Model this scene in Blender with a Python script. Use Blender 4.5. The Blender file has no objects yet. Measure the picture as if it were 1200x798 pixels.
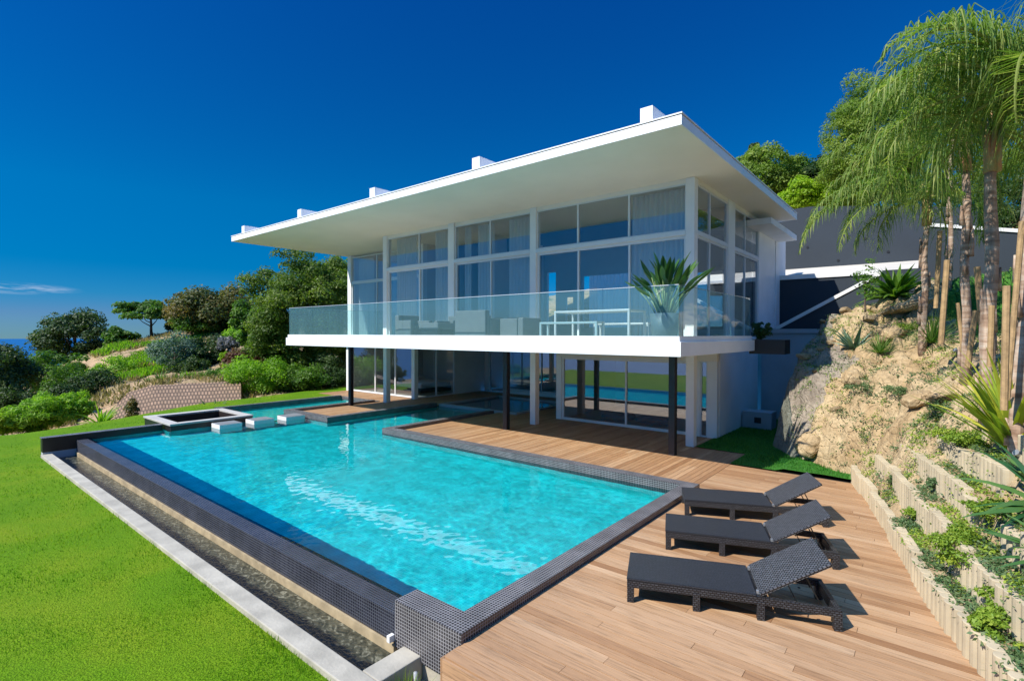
import bpy, math, random
import numpy as np
from mathutils import Vector, Matrix, noise
R=math.radians
rng=np.random.default_rng(7); random.seed(7)
sc=bpy.context.scene; COL=sc.collection

# ------------------------------------------------------------------ camera
F=606.756; YAW,PIT,ROL=R(39.32831737),R(-0.69765061),R(0.10623481)
cy,sy=math.cos(YAW),math.sin(YAW)
fwd=Vector((-sy*math.cos(PIT),cy*math.cos(PIT),math.sin(PIT))); rgt=Vector((cy,sy,0)); upv=rgt.cross(fwd)
r2=rgt*math.cos(ROL)+upv*math.sin(ROL); u2=upv*math.cos(ROL)-rgt*math.sin(ROL)
CAM=Vector((0,0,3.0))
cd=bpy.data.cameras.new('camera'); cam=bpy.data.objects.new('camera',cd); COL.objects.link(cam)
m=Matrix(((r2.x,u2.x,-fwd.x,CAM.x),(r2.y,u2.y,-fwd.y,CAM.y),(r2.z,u2.z,-fwd.z,CAM.z),(0,0,0,1)))
cam.matrix_world=m; cd.sensor_width=36; cd.sensor_fit='HORIZONTAL'; cd.lens=36*F/1200; cd.clip_start=.05; cd.clip_end=60000
sc.camera=cam
def at(px,py,d):
    "world point seen at photo position px,py at depth d"
    v=fwd+r2*((px-600)/F)-u2*((py-399)/F)
    return CAM+v*d

# ------------------------------------------------------------------ materials
MATS={}
def nm(name):
    m=bpy.data.materials.new(name); m.use_nodes=True; nt=m.node_tree; nt.nodes.clear()
    o=nt.nodes.new('ShaderNodeOutputMaterial'); MATS[name]=m
    return m,nt,o
def N(nt,t,**k):
    n=nt.nodes.new(t)
    for a,b in k.items():
        if a in n.inputs.keys(): n.inputs[a].default_value=b
        else: setattr(n,a,b)
    return n
def L(nt,a,b): nt.links.new(a,b)
def rgba(c): return (c[0],c[1],c[2],1)
def mixc(nt,fac,a,b,mode='MIX'):
    n=N(nt,'ShaderNodeMix',data_type='RGBA',blend_type=mode)
    for s,v in ((n.inputs[0],fac),(n.inputs[6],a),(n.inputs[7],b)):
        if hasattr(v,'links'): L(nt,v,s)
        elif isinstance(v,(int,float)): s.default_value=v
        else: s.default_value=rgba(v)
    return n.outputs[2]
def ramp(nt,src,stops):
    r=N(nt,'ShaderNodeValToRGB'); L(nt,src,r.inputs[0]); e=r.color_ramp.elements
    while len(e)<len(stops): e.new(.5)
    for el,(p,c) in zip(e,stops): el.position=p; el.color=rgba(c) if not isinstance(c,(int,float)) else (c,c,c,1)
    return r.outputs[0]
def noise_n(nt,scale,detail=4,vec=None,dist=0,rough=.5):
    n=N(nt,'ShaderNodeTexNoise',Scale=scale,Detail=detail,Distortion=dist,Roughness=rough)
    if vec is not None: L(nt,vec,n.inputs['Vector'])
    return n.outputs['Fac']
def coords(nt,scale=(1,1,1),uv=False):
    t=N(nt,'ShaderNodeTexCoord'); mp=N(nt,'ShaderNodeMapping'); mp.inputs['Scale'].default_value=scale
    L(nt,t.outputs['UV' if uv else 'Object'],mp.inputs[0]); return mp.outputs[0]
def plain(name,c,rough=.6,metal=0,var=0,vs=3,bump=0,bs=30,spec=.5,c2=None):
    m,nt,o=nm(name); p=N(nt,'ShaderNodeBsdfPrincipled',Roughness=rough,Metallic=metal); p.inputs['Specular IOR Level'].default_value=spec
    v=coords(nt)
    if var or c2:
        f=noise_n(nt,vs,5,v)
        a=c; b=c2 if c2 else tuple(x*(1-var) for x in c)
        f=ramp(nt,f,[(.35,0),(.65,1)])
        L(nt,mixc(nt,f,a,b),p.inputs['Base Color'])
    else: p.inputs['Base Color'].default_value=rgba(c)
    if bump:
        b=N(nt,'ShaderNodeBump',Strength=bump,Distance=.01); L(nt,noise_n(nt,bs,6,v),b.inputs['Height']); L(nt,b.outputs[0],p.inputs['Normal'])
    L(nt,p.outputs[0],o.inputs[0]); return m
plain('white',(.87,.87,.86),.55,var=.09,vs=1.2,bump=.08,bs=60)
plain('soffit',(.92,.86,.76),.7,var=.06,vs=.7,bump=.05,bs=40)
plain('frame',(.74,.77,.79),.35,var=.03,vs=3)
plain('black',(.012,.012,.013),.4,var=.2,vs=4)
plain('black_post',(.014,.014,.02),.45,var=.2,vs=4)
plain('steel',(.55,.57,.58),.35,metal=.7,var=.1)
plain('concrete',(.46,.42,.33),.85,var=.3,vs=2.5,bump=.5,bs=25)
plain('concrete_cap',(.74,.73,.69),.8,var=.12,vs=2,bump=.3,bs=25)
plain('grey_wall',(.027,.037,.048),.85,var=.14,vs=.5,bump=.2,bs=12)
plain('pale_wall',(.40,.42,.44),.85,var=.15,vs=1.2,bump=.3,bs=12)
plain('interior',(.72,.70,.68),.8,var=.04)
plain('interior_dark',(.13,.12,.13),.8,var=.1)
plain('interior_floor',(.45,.42,.38),.3,var=.1)
plain('grey_fabric',(.10,.115,.125),.85,var=.15,vs=8,bump=.3,bs=150)
plain('white_fabric',(.75,.75,.74),.9,var=.05,bump=.2,bs=60)
plain('aluminium',(.52,.55,.56),.4,metal=.3,var=.05)
plain('pot',(.10,.125,.15),.5,var=.12,vs=5,bump=.1,bs=30)
plain('wood_stake',(.46,.30,.14),.8,var=.35,vs=9,bump=.5,bs=40)
plain('dark_soil',(.10,.07,.045),.95,var=.4,vs=4,bump=.6,bs=15)
plain('gravel',(.42,.36,.28),.9,var=.3,vs=30,bump=.8,bs=60)
plain('dirt',(.44,.36,.26),.95,var=.35,vs=6,bump=.8,bs=20)
plain('trunk',(.13,.09,.06),.9,var=.4,vs=6,bump=.8,bs=15)
plain('ledge',(.46,.36,.21),.7,var=.35,vs=5,bump=.3,bs=30)
plain('block_stone',(.20,.21,.21),.7,var=.15,vs=3)
plain('rim_stone',(.46,.44,.40),.8,var=.15,vs=2,bump=.3,bs=25)
plain('grey_pipe',(.35,.36,.37),.5)
plain('brown_steel',(.022,.014,.012),.5,var=.2)
plain('road_concrete',(.60,.55,.46),.85,var=.15,vs=.8,bump=.2,bs=20)

def tiles(name,c1,c2,grout,size=.036,gw=.0045,rough=.25):
    m,nt,o=nm(name); p=N(nt,'ShaderNodeBsdfPrincipled',Roughness=rough)
    v=coords(nt,uv=True); b=N(nt,'ShaderNodeTexBrick',offset=0.0,squash=1.0)
    b.inputs['Color1'].default_value=rgba(c1); b.inputs['Color2'].default_value=rgba(c2); b.inputs['Mortar'].default_value=rgba(grout)
    b.inputs['Scale'].default_value=1; b.inputs['Mortar Size'].default_value=gw; b.inputs['Mortar Smooth'].default_value=.1
    b.inputs['Brick Width'].default_value=size; b.inputs['Row Height'].default_value=size; b.inputs['Bias'].default_value=0
    L(nt,v,b.inputs['Vector'])
    f=ramp(nt,noise_n(nt,2.5,4,v),[(.35,.75),(.7,1.15)])
    L(nt,mixc(nt,1,b.outputs[0],f,'MULTIPLY'),p.inputs['Base Color'])
    bp=N(nt,'ShaderNodeBump',Strength=.35,Distance=.003,invert=True); L(nt,b.outputs['Fac'],bp.inputs['Height']); L(nt,bp.outputs[0],p.inputs['Normal'])
    rr=ramp(nt,b.outputs['Fac'],[(0,rough),(1,.8)]); L(nt,rr,p.inputs['Roughness'])
    L(nt,p.outputs[0],o.inputs[0]); return m
tiles('dark_tiles',(.022,.020,.022),(.045,.040,.042),(.25,.24,.24))
tiles('wet_tiles',(.010,.011,.018),(.026,.027,.038),(.07,.075,.09),rough=.12)
tiles('pool_tiles',(.03,.66,.68),(.06,.76,.76),(.16,.82,.82),size=.05,gw=.006,rough=.4)
# gabion-like slope net
def slope_net():
    m,nt,o=nm('slope_wall'); p=N(nt,'ShaderNodeBsdfPrincipled',Roughness=.9)
    v=coords(nt,uv=True); b=N(nt,'ShaderNodeTexBrick',offset=.5); b.inputs['Color1'].default_value=(.33,.21,.13,1); b.inputs['Color2'].default_value=(.23,.15,.09,1); b.inputs['Mortar'].default_value=(.10,.065,.04,1)
    b.inputs['Scale'].default_value=1; b.inputs['Mortar Size'].default_value=.035; b.inputs['Brick Width'].default_value=.17; b.inputs['Row Height'].default_value=.24
    L(nt,v,b.inputs['Vector']); L(nt,b.outputs[0],p.inputs['Base Color'])
    bp=N(nt,'ShaderNodeBump',Strength=.6,Distance=.02,invert=True); L(nt,b.outputs['Fac'],bp.inputs['Height']); L(nt,bp.outputs[0],p.inputs['Normal'])
    L(nt,p.outputs[0],o.inputs[0])
slope_net()
def wood(name,ca,cb,cc):
    m,nt,o=nm(name); p=N(nt,'ShaderNodeBsdfPrincipled',Roughness=.6)
    at_=N(nt,'ShaderNodeAttribute',attribute_name='tone'); v=coords(nt,(1,1,1),uv=True)
    mp=N(nt,'ShaderNodeMapping'); mp.inputs['Scale'].default_value=(1.2,26,1); L(nt,v,mp.inputs[0])
    ad=N(nt,'ShaderNodeVectorMath',operation='ADD'); cm=N(nt,'ShaderNodeCombineXYZ'); ml=N(nt,'ShaderNodeMath',operation='MULTIPLY'); ml.inputs[1].default_value=57.
    L(nt,at_.outputs['Fac'],ml.inputs[0]); L(nt,ml.outputs[0],cm.inputs[0]); L(nt,ml.outputs[0],cm.inputs[2]); L(nt,mp.outputs[0],ad.inputs[0]); L(nt,cm.outputs[0],ad.inputs[1])
    g=noise_n(nt,2.2,6,ad.outputs[0],dist=.6,rough=.6)
    base=ramp(nt,at_.outputs['Fac'],[(0,ca),(.5,cb),(1,cc)])
    gr=ramp(nt,g,[(.30,.55),(.48,.95),(.75,1.15)])
    c=mixc(nt,1,base,gr,'MULTIPLY')
    big=ramp(nt,noise_n(nt,.55,4,coords(nt)),[(.3,(.86,.87,.9)),(.7,(1.05,1.03,1.0))])
    c=mixc(nt,1,c,big,'MULTIPLY'); L(nt,c,p.inputs['Base Color'])
    bp=N(nt,'ShaderNodeBump',Strength=.25,Distance=.004); L(nt,g,bp.inputs['Height']); L(nt,bp.outputs[0],p.inputs['Normal'])
    L(nt,p.outputs[0],o.inputs[0]); return m
wood('deck_wood',(.29,.145,.062),(.43,.25,.125),(.55,.36,.205))

def grass_mat(name,a,b,c):
    m,nt,o=nm(name); p=N(nt,'ShaderNodeBsdfPrincipled',Roughness=.85); p.inputs['Specular IOR Level'].default_value=.1
    v=coords(nt); f1=noise_n(nt,.5,5,v,rough=.6); f2=noise_n(nt,55,3,v)
    c1=ramp(nt,f1,[(.3,a),(.5,b),(.72,c)]); c2=ramp(nt,f2,[(.3,.55),(.7,1.25)])
    L(nt,mixc(nt,1,c1,c2,'MULTIPLY'),p.inputs['Base Color'])
    bp=N(nt,'ShaderNodeBump',Strength=.8,Distance=.03); L(nt,f2,bp.inputs['Height']); L(nt,bp.outputs[0],p.inputs['Normal'])
    L(nt,p.outputs[0],o.inputs[0])
grass_mat('lawn',(.09,.21,.004),(.12,.24,.005),(.19,.27,.010))
grass_mat('turf',(.03,.15,.02),(.05,.19,.025),(.07,.24,.03))
grass_mat('upper_grass',(.045,.16,.03),(.07,.2,.03),(.1,.22,.04))

def leafmat(name,cols,trans=.35,rough=.55):
    m,nt,o=nm(name); at_=N(nt,'ShaderNodeAttribute',attribute_name='tone')
    n=len(cols); c=ramp(nt,at_.outputs['Fac'],[(i/(n-1),cc) for i,cc in enumerate(cols)])
    p=N(nt,'ShaderNodeBsdfPrincipled',Roughness=rough); p.inputs['Specular IOR Level'].default_value=.35; L(nt,c,p.inputs['Base Color'])
    t=N(nt,'ShaderNodeBsdfTranslucent'); L(nt,mixc(nt,1,c,(1.3,1.5,.7),'MULTIPLY'),t.inputs[0])
    mx=N(nt,'ShaderNodeMixShader'); mx.inputs[0].default_value=trans; L(nt,p.outputs[0],mx.inputs[1]); L(nt,t.outputs[0],mx.inputs[2]); L(nt,mx.outputs[0],o.inputs[0])
leafmat('leaf_mid',[(.04,.11,.012),(.08,.18,.016),(.16,.27,.03)],.45)
leafmat('leaf_big',[(.045,.10,.012),(.10,.17,.018),(.20,.26,.035)],.45)
leafmat('leaf_dark',[(.018,.045,.012),(.035,.08,.015),(.085,.13,.025)])
leafmat('leaf_bright',[(.10,.24,.012),(.19,.36,.02),(.30,.45,.03)],.5)
leafmat('leaf_lime',[(.17,.30,.01),(.26,.40,.015),(.38,.50,.03)],.5)
leafmat('leaf_bluegrey',[(.06,.12,.08),(.11,.19,.13),(.19,.27,.19)])
leafmat('leaf_orange',[(.04,.08,.015),(.10,.12,.025),(.24,.15,.04)])
leafmat('leaf_red',[(.09,.035,.025),(.15,.06,.035),(.14,.12,.04)])
leafmat('leaf_silver',[(.13,.14,.14),(.2,.2,.22),(.3,.3,.32)])
leafmat('frond',[(.07,.15,.016),(.17,.26,.04),(.42,.43,.13)],.42)
leafmat('leaf_pine',[(.09,.16,.015),(.17,.26,.03),(.30,.36,.06)],.45)
leafmat('frond_dry',[(.12,.17,.03),(.24,.24,.07),(.34,.27,.13)],.4)
leafmat('agave',[(.10,.20,.13),(.17,.28,.19),(.24,.35,.26)],.15)
leafmat('yucca',[(.05,.13,.02),(.10,.22,.035),(.26,.33,.08)],.3)
leafmat('flax',[(.14,.24,.02),(.32,.40,.03),(.55,.52,.07)],.4)
leafmat('strelitzia',[(.02,.075,.022),(.04,.12,.03),(.09,.18,.045)],.2,.35)
leafmat('ground_leaf',[(.10,.19,.02),(.20,.31,.03),(.36,.42,.05)],.35)
leafmat('ground_leaf2',[(.05,.11,.04),(.10,.17,.06),(.17,.22,.09)],.3)
leafmat('blade',[(.085,.22,.003),(.13,.27,.006),(.25,.34,.015)],.45,.8)
leafmat('stem',[(.20,.30,.10),(.28,.36,.14),(.34,.40,.2)],.1)

def rockmat(name,a,b,c,d):
    m,nt,o=nm(name); p=N(nt,'ShaderNodeBsdfPrincipled',Roughness=.92); p.inputs['Specular IOR Level'].default_value=.2
    v=coords(nt); f=noise_n(nt,1.1,8,v,dist=.5,rough=.6); f2=noise_n(nt,9,8,v,rough=.65)
    c1=ramp(nt,f,[(.28,a),(.45,b),(.6,c),(.75,d)]); c2=ramp(nt,f2,[(.32,.62),(.5,.98),(.68,1.15)])
    L(nt,mixc(nt,1,c1,c2,'MULTIPLY'),p.inputs['Base Color'])
    bp=N(nt,'ShaderNodeBump',Strength=.9,Distance=.06); L(nt,f2,bp.inputs['Height'])
    vo=N(nt,'ShaderNodeTexVoronoi',feature='DISTANCE_TO_EDGE',Scale=3.2); L(nt,v,vo.inputs['Vector'])
    cr=ramp(nt,vo.outputs[0],[(0,0),(.05,1)]); bp2=N(nt,'ShaderNodeBump',Strength=.5,Distance=.04); L(nt,cr,bp2.inputs['Height']); L(nt,bp.outputs[0],bp2.inputs['Normal'])
    L(nt,bp2.outputs[0],p.inputs['Normal']); L(nt,p.outputs[0],o.inputs[0])
rockmat('rock',(.27,.18,.085),(.42,.30,.165),(.51,.39,.23),(.42,.27,.13))
rockmat('rock_grey',(.20,.165,.13),(.29,.24,.185),(.36,.30,.23),(.30,.21,.13))
rockmat('hill_soil',(.12,.13,.04),(.34,.25,.13),(.50,.33,.19),(.20,.20,.06))
plain('palisade',(.52,.43,.28),.85,var=.22,vs=2.5,bump=.35,bs=14)

def glassmat(name,tint,refl,rough=0.0,base=.04,diffuse_mix=0):
    m,nt,o=nm(name); ge=N(nt,'ShaderNodeNewGeometry'); dp=N(nt,'ShaderNodeVectorMath',operation='DOT_PRODUCT'); L(nt,ge.outputs['Normal'],dp.inputs[0]); L(nt,ge.outputs['Incoming'],dp.inputs[1])
    ab=N(nt,'ShaderNodeMath',operation='ABSOLUTE'); L(nt,dp.outputs['Value'],ab.inputs[0]); om=N(nt,'ShaderNodeMath',operation='SUBTRACT'); om.inputs[0].default_value=1; L(nt,ab.outputs[0],om.inputs[1])
    pw=N(nt,'ShaderNodeMath',operation='POWER'); L(nt,om.outputs[0],pw.inputs[0]); pw.inputs[1].default_value=4.0
    mm=N(nt,'ShaderNodeMath',operation='MULTIPLY_ADD',use_clamp=True); mm.inputs[1].default_value=refl; mm.inputs[2].default_value=base; L(nt,pw.outputs[0],mm.inputs[0])
    t=N(nt,'ShaderNodeBsdfTransparent'); t.inputs[0].default_value=rgba(tint); g=N(nt,'ShaderNodeBsdfGlossy'); g.inputs['Roughness'].default_value=rough; g.inputs[0].default_value=(.95,.97,1,1)
    mx=N(nt,'ShaderNodeMixShader'); L(nt,mm.outputs[0],mx.inputs[0]); L(nt,t.outputs[0],mx.inputs[1]); L(nt,g.outputs[0],mx.inputs[2])
    if diffuse_mix:
        df=N(nt,'ShaderNodeBsdfDiffuse'); df.inputs[0].default_value=(.45,.80,.80,1); m2=N(nt,'ShaderNodeMixShader'); m2.inputs[0].default_value=diffuse_mix; L(nt,mx.outputs[0],m2.inputs[1]); L(nt,df.outputs[0],m2.inputs[2]); mx=m2  # teal diffuse share put in for the bright surroundings the glass would reflect
    L(nt,mx.outputs[0],o.inputs[0])
glassmat('window_glass',(.93,.96,.97),.75,base=.07)
glassmat('lower_glass',(.84,.9,.91),.75,base=.15)
glassmat('balustrade_glass',(.88,.97,.97),.32,base=.03,diffuse_mix=.05)
glassmat('glass_edge',(.55,.8,.78),1.0,base=.4,rough=.15)
m,nt,o=nm('sheer'); d=N(nt,'ShaderNodeBsdfDiffuse'); d.inputs[0].default_value=(.85,.87,.88,1); t=N(nt,'ShaderNodeBsdfTranslucent'); t.inputs[0].default_value=(.85,.88,.9,1); tr=N(nt,'ShaderNodeBsdfTransparent')
x1=N(nt,'ShaderNodeMixShader'); x1.inputs[0].default_value=.5; L(nt,d.outputs[0],x1.inputs[1]); L(nt,t.outputs[0],x1.inputs[2]); x2=N(nt,'ShaderNodeMixShader'); x2.inputs[0].default_value=.10; L(nt,x1.outputs[0],x2.inputs[1]); L(nt,tr.outputs[0],x2.inputs[2]); L(nt,x2.outputs[0],o.inputs[0])

# pool water: real refracting surface, light reaches the floor by refraction
m,nt,o=nm('pool_water'); g=N(nt,'ShaderNodeBsdfRefraction',IOR=1.33,Roughness=0.0); g.inputs[0].default_value=(.36,.94,.95,1); gl=N(nt,'ShaderNodeBsdfGlossy',Roughness=0.0); gl.inputs[0].default_value=(1,1,1,1); fr=N(nt,'ShaderNodeFresnel',IOR=1.36)
v=coords(nt); mx=N(nt,'ShaderNodeMixShader'); L(nt,fr.outputs[0],mx.inputs[0]); L(nt,g.outputs[0],mx.inputs[1]); L(nt,gl.outputs[0],mx.inputs[2])
L(nt,mx.outputs[0],o.inputs[0])
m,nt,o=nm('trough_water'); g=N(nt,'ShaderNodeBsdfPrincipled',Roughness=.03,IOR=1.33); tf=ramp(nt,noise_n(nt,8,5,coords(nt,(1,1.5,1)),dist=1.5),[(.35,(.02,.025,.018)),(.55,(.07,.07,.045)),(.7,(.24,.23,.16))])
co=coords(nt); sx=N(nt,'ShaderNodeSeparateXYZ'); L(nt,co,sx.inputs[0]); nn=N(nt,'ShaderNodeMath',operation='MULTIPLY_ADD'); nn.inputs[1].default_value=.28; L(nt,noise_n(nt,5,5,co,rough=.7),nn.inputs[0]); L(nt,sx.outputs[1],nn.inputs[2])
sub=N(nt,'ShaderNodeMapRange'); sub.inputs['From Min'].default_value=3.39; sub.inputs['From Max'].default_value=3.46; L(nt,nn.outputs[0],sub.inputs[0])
tf=mixc(nt,sub.outputs[0],(.006,.008,.009),tf); L(nt,tf,g.inputs['Base Color'])  # dark kerb band, pale ledge band: shade and reflection painted into the colour
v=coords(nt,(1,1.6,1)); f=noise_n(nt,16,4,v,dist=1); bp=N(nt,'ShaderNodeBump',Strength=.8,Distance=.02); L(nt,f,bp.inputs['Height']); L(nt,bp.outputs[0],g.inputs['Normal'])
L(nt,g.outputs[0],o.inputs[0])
m,nt,o=nm('spa_water'); g=N(nt,'ShaderNodeBsdfPrincipled',Roughness=.03,IOR=1.33); g.inputs['Base Color'].default_value=(.06,.13,.16,1)
v=coords(nt); f=noise_n(nt,6,3,v); bp=N(nt,'ShaderNodeBump',Strength=.15,Distance=.02); L(nt,f,bp.inputs['Height']); L(nt,bp.outputs[0],g.inputs['Normal']); L(nt,g.outputs[0],o.inputs[0])
m,nt,o=nm('sea'); g=N(nt,'ShaderNodeBsdfPrincipled',Roughness=.45,IOR=1.33); g.inputs['Base Color'].default_value=(.010,.10,.26,1); g.inputs['Specular IOR Level'].default_value=.25; L(nt,g.outputs[0],o.inputs[0])

def wicker(name,ca,cb,bw,bh,gp):
    m,nt,o=nm(name); p=N(nt,'ShaderNodeBsdfPrincipled',Roughness=.38)
    v=coords(nt,uv=True); b=N(nt,'ShaderNodeTexBrick',offset=.5); b.inputs['Color1'].default_value=rgba(ca); b.inputs['Color2'].default_value=rgba(cb); b.inputs['Mortar'].default_value=(.004,.004,.005,1)
    b.inputs['Scale'].default_value=1; b.inputs['Mortar Size'].default_value=gp; b.inputs['Mortar Smooth'].default_value=.4; b.inputs['Brick Width'].default_value=bw; b.inputs['Row Height'].default_value=bh
    L(nt,v,b.inputs['Vector']); L(nt,b.outputs[0],p.inputs['Base Color'])
    bp=N(nt,'ShaderNodeBump',Strength=1,Distance=.004,invert=True); L(nt,b.outputs['Fac'],bp.inputs['Height']); L(nt,bp.outputs[0],p.inputs['Normal']); L(nt,p.outputs[0],o.inputs[0])
wicker('wicker',(.030,.032,.037),(.065,.07,.08),.040,.022,.006)
wicker('wicker_seat',(.045,.05,.058),(.075,.082,.095),.032,.014,.004)
wicker('wicker_light',(.09,.095,.105),(.17,.18,.20),.044,.026,.008)
plain('black_textile',(.055,.062,.074),.42,var=.15,vs=3,bump=.5,bs=160)

def barkpalm():
    m,nt,o=nm('palm_bark'); p=N(nt,'ShaderNodeBsdfPrincipled',Roughness=.85)
    v=coords(nt,(1,1,5)); f=noise_n(nt,3,6,v,dist=.4); v2=coords(nt,(14,14,1.2)); f2=noise_n(nt,1,5,v2)
    c=ramp(nt,f,[(.3,(.22,.13,.08)),(.5,(.42,.29,.20)),(.7,(.55,.45,.35))]); c2=ramp(nt,f2,[(.3,.6),(.7,1.2)])
    L(nt,mixc(nt,1,c,c2,'MULTIPLY'),p.inputs['Base Color']); bp=N(nt,'ShaderNodeBump',Strength=.8,Distance=.03); L(nt,f2,bp.inputs['Height']); L(nt,bp.outputs[0],p.inputs['Normal']); L(nt,p.outputs[0],o.inputs[0])
barkpalm()
plain('palm_sheath',(.30,.31,.11),.6,var=.45,vs=6,bump=.3,bs=20,c2=(.42,.20,.09))

# ------------------------------------------------------------------ mesh builder
WROOT={}
def setpar(o,p):
    if p is None: return
    o.parent=p
    if p.name in WROOT: o.matrix_parent_inverse=Matrix.Translation(-p.location)
class MB:
    def __init__(s): s.v=[]; s.f=[]; s.t=[]; s.uvr=[]; s.n=0
    def add(s,V,Fc,tone=.5,uvrot=0):
        V=[tuple(p) for p in V]; s.v+=V; s.f+=[tuple(i+s.n for i in f) for f in Fc]
        s.t+=[tone]*len(Fc) if not isinstance(tone,(list,np.ndarray)) else list(tone); s.uvr+=[uvrot]*len(Fc); s.n+=len(V); return s
    def box(s,x0,x1,y0,y1,z0,z1,tone=.5,uvrot=0,M=None):
        V=[(x,y,z) for z in (z0,z1) for x,y in ((x0,y0),(x1,y0),(x1,y1),(x0,y1))]
        if M is not None: V=[tuple(M@Vector(p)) for p in V]
        return s.add(V,[(0,3,2,1),(4,5,6,7),(0,1,5,4),(1,2,6,5),(2,3,7,6),(3,0,4,7)],tone,uvrot)
    def tube(s,pts,rad,seg=8,tone=.5,cap=True):
        P=[Vector(p) for p in pts]; n=len(P)
        if not hasattr(rad,'__len__'): rad=[rad]*n
        V=[];Fc=[]; a=None
        for i,p in enumerate(P):
            d=(P[min(i+1,n-1)]-P[max(i-1,0)]).normalized()
            if a is None: a=d.orthogonal().normalized()
            a=(a-d*a.dot(d)).normalized(); b=d.cross(a)
            V+=[tuple(p+(a*math.cos(2*math.pi*k/seg)+b*math.sin(2*math.pi*k/seg))*rad[i]) for k in range(seg)]
        for i in range(n-1):
            for k in range(seg):
                k2=(k+1)%seg; Fc.append((i*seg+k,i*seg+k2,(i+1)*seg+k2,(i+1)*seg+k))
        if cap: Fc.append(tuple(range(seg-1,-1,-1))); Fc.append(tuple((n-1)*seg+k for k in range(seg)))
        return s.add(V,Fc,tone)
    def build(s,name,mat,parent=None,smooth=False,bevel=0,loc=None):
        me=bpy.data.meshes.new(name); V=np.array(s.v,dtype=np.float32)
        me.from_pydata(s.v,[],s.f); me.update()
        if len(s.f)<120000:
            uv=me.uv_layers.new(name='uv'); nl=len(me.loops); vi=np.empty(nl,np.int32); me.loops.foreach_get('vertex_index',vi)
            nf=len(me.polygons); nr=np.empty(nf*3,np.float32); me.polygons.foreach_get('normal',nr); nr=np.abs(nr.reshape(-1,3))
            lt=np.empty(nf,np.int32); me.polygons.foreach_get('loop_total',lt); ax=np.repeat(np.argmax(nr,1),lt); rt=np.repeat(np.array(s.uvr)[:nf],lt); P=V[vi]
            U=np.where(ax==2,P[:,0],np.where(ax==0,P[:,1],P[:,0])); W=np.where(ax==2,P[:,1],P[:,2])
            U2=np.where(rt>0,W,U); W2=np.where(rt>0,U,W)
            uv.data.foreach_set('uv',np.stack([U2,W2],1).astype(np.float32).ravel())
        a=me.attributes.new('tone','FLOAT','FACE'); a.data.foreach_set('value',np.array(s.t,dtype=np.float32))
        if smooth: me.polygons.foreach_set('use_smooth',np.ones(len(me.polygons),bool))
        me.materials.append(MATS[mat]); o=bpy.data.objects.new(name,me); COL.objects.link(o)
        setpar(o,parent)
        if loc is not None: o.location=loc
        if bevel:
            b=o.modifiers.new('bevel','BEVEL'); b.width=bevel; b.segments=2; b.limit_method='ANGLE'
        return o
def qmesh(name,V,nq,k,tone,mat,parent=None,smooth=False):
    "fast mesh of nq faces of k verts, vertices listed face by face"
    me=bpy.data.meshes.new(name); me.vertices.add(len(V)); me.vertices.foreach_set('co',V.astype(np.float32).ravel())
    me.loops.add(nq*k); me.loops.foreach_set('vertex_index',np.arange(nq*k,dtype=np.int32)); me.polygons.add(nq)
    me.polygons.foreach_set('loop_start',np.arange(0,nq*k,k,dtype=np.int32)); me.update(calc_edges=True)
    a=me.attributes.new('tone','FLOAT','FACE'); a.data.foreach_set('value',tone.astype(np.float32))
    if smooth: me.polygons.foreach_set('use_smooth',np.ones(nq,bool))
    me.materials.append(MATS[mat]); o=bpy.data.objects.new(name,me); COL.objects.link(o)
    setpar(o,parent)
    return o
def tag(o,label=None,cat=None,group=None,kind=None):
    if label: o['label']=label
    if cat: o['category']=cat
    if group: o['group']=group
    if kind: o['kind']=kind
    return o
def wroot(name,loc):
    "root at a thing's base whose children are written in world coordinates"
    o=empty(name,loc); WROOT[o.name]=1; return o
def empty(name,loc=(0,0,0),rz=0):
    o=bpy.data.objects.new(name,None); COL.objects.link(o); o.location=loc; o.rotation_euler=(0,0,rz); o.empty_display_size=.1; return o
def B(name,mat,parent,*boxes,bevel=0):
    m=MB()
    for b in boxes: m.box(*b)
    return m.build(name,mat,parent,bevel=bevel)
# ------------------------------------------------------------------ light and sky
SUN=Vector((-.385,-.90,1)).normalized()
ld=bpy.data.lights.new('sun','SUN'); ld.energy=3.9; ld.angle=R(.53); ld.color=(1,.955,.88)
lo=bpy.data.objects.new('sun',ld); COL.objects.link(lo); lo.rotation_euler=(-SUN).to_track_quat('-Z','Y').to_euler()
lo.data.cycles.is_caustics_light=True
w=bpy.data.worlds.new('World'); sc.world=w; w.use_nodes=True; nt=w.node_tree; nt.nodes.clear()
wo=nt.nodes.new('ShaderNodeOutputWorld'); bg=N(nt,'ShaderNodeBackground',Strength=.10)
sk=N(nt,'ShaderNodeTexSky',sky_type='NISHITA',sun_disc=False,sun_elevation=math.asin(SUN.z),sun_rotation=math.atan2(SUN.x,SUN.y),altitude=1500,air_density=1.0,dust_density=.3,ozone_density=4.0)
tc=N(nt,'ShaderNodeTexCoord'); ad=N(nt,'ShaderNodeVectorMath',operation='ADD'); ad.inputs[1].default_value=(0,0,.012); nz=N(nt,'ShaderNodeVectorMath',operation='NORMALIZE')
L(nt,tc.outputs['Generated'],ad.inputs[0]); L(nt,ad.outputs[0],nz.inputs[0]); L(nt,nz.outputs[0],sk.inputs['Vector'])
hs=N(nt,'ShaderNodeHueSaturation',Saturation=1.28,Value=1.0); L(nt,sk.outputs[0],hs.inputs['Color'])
sp=N(nt,'ShaderNodeSeparateXYZ'); L(nt,tc.outputs['Generated'],sp.inputs[0])
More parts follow.
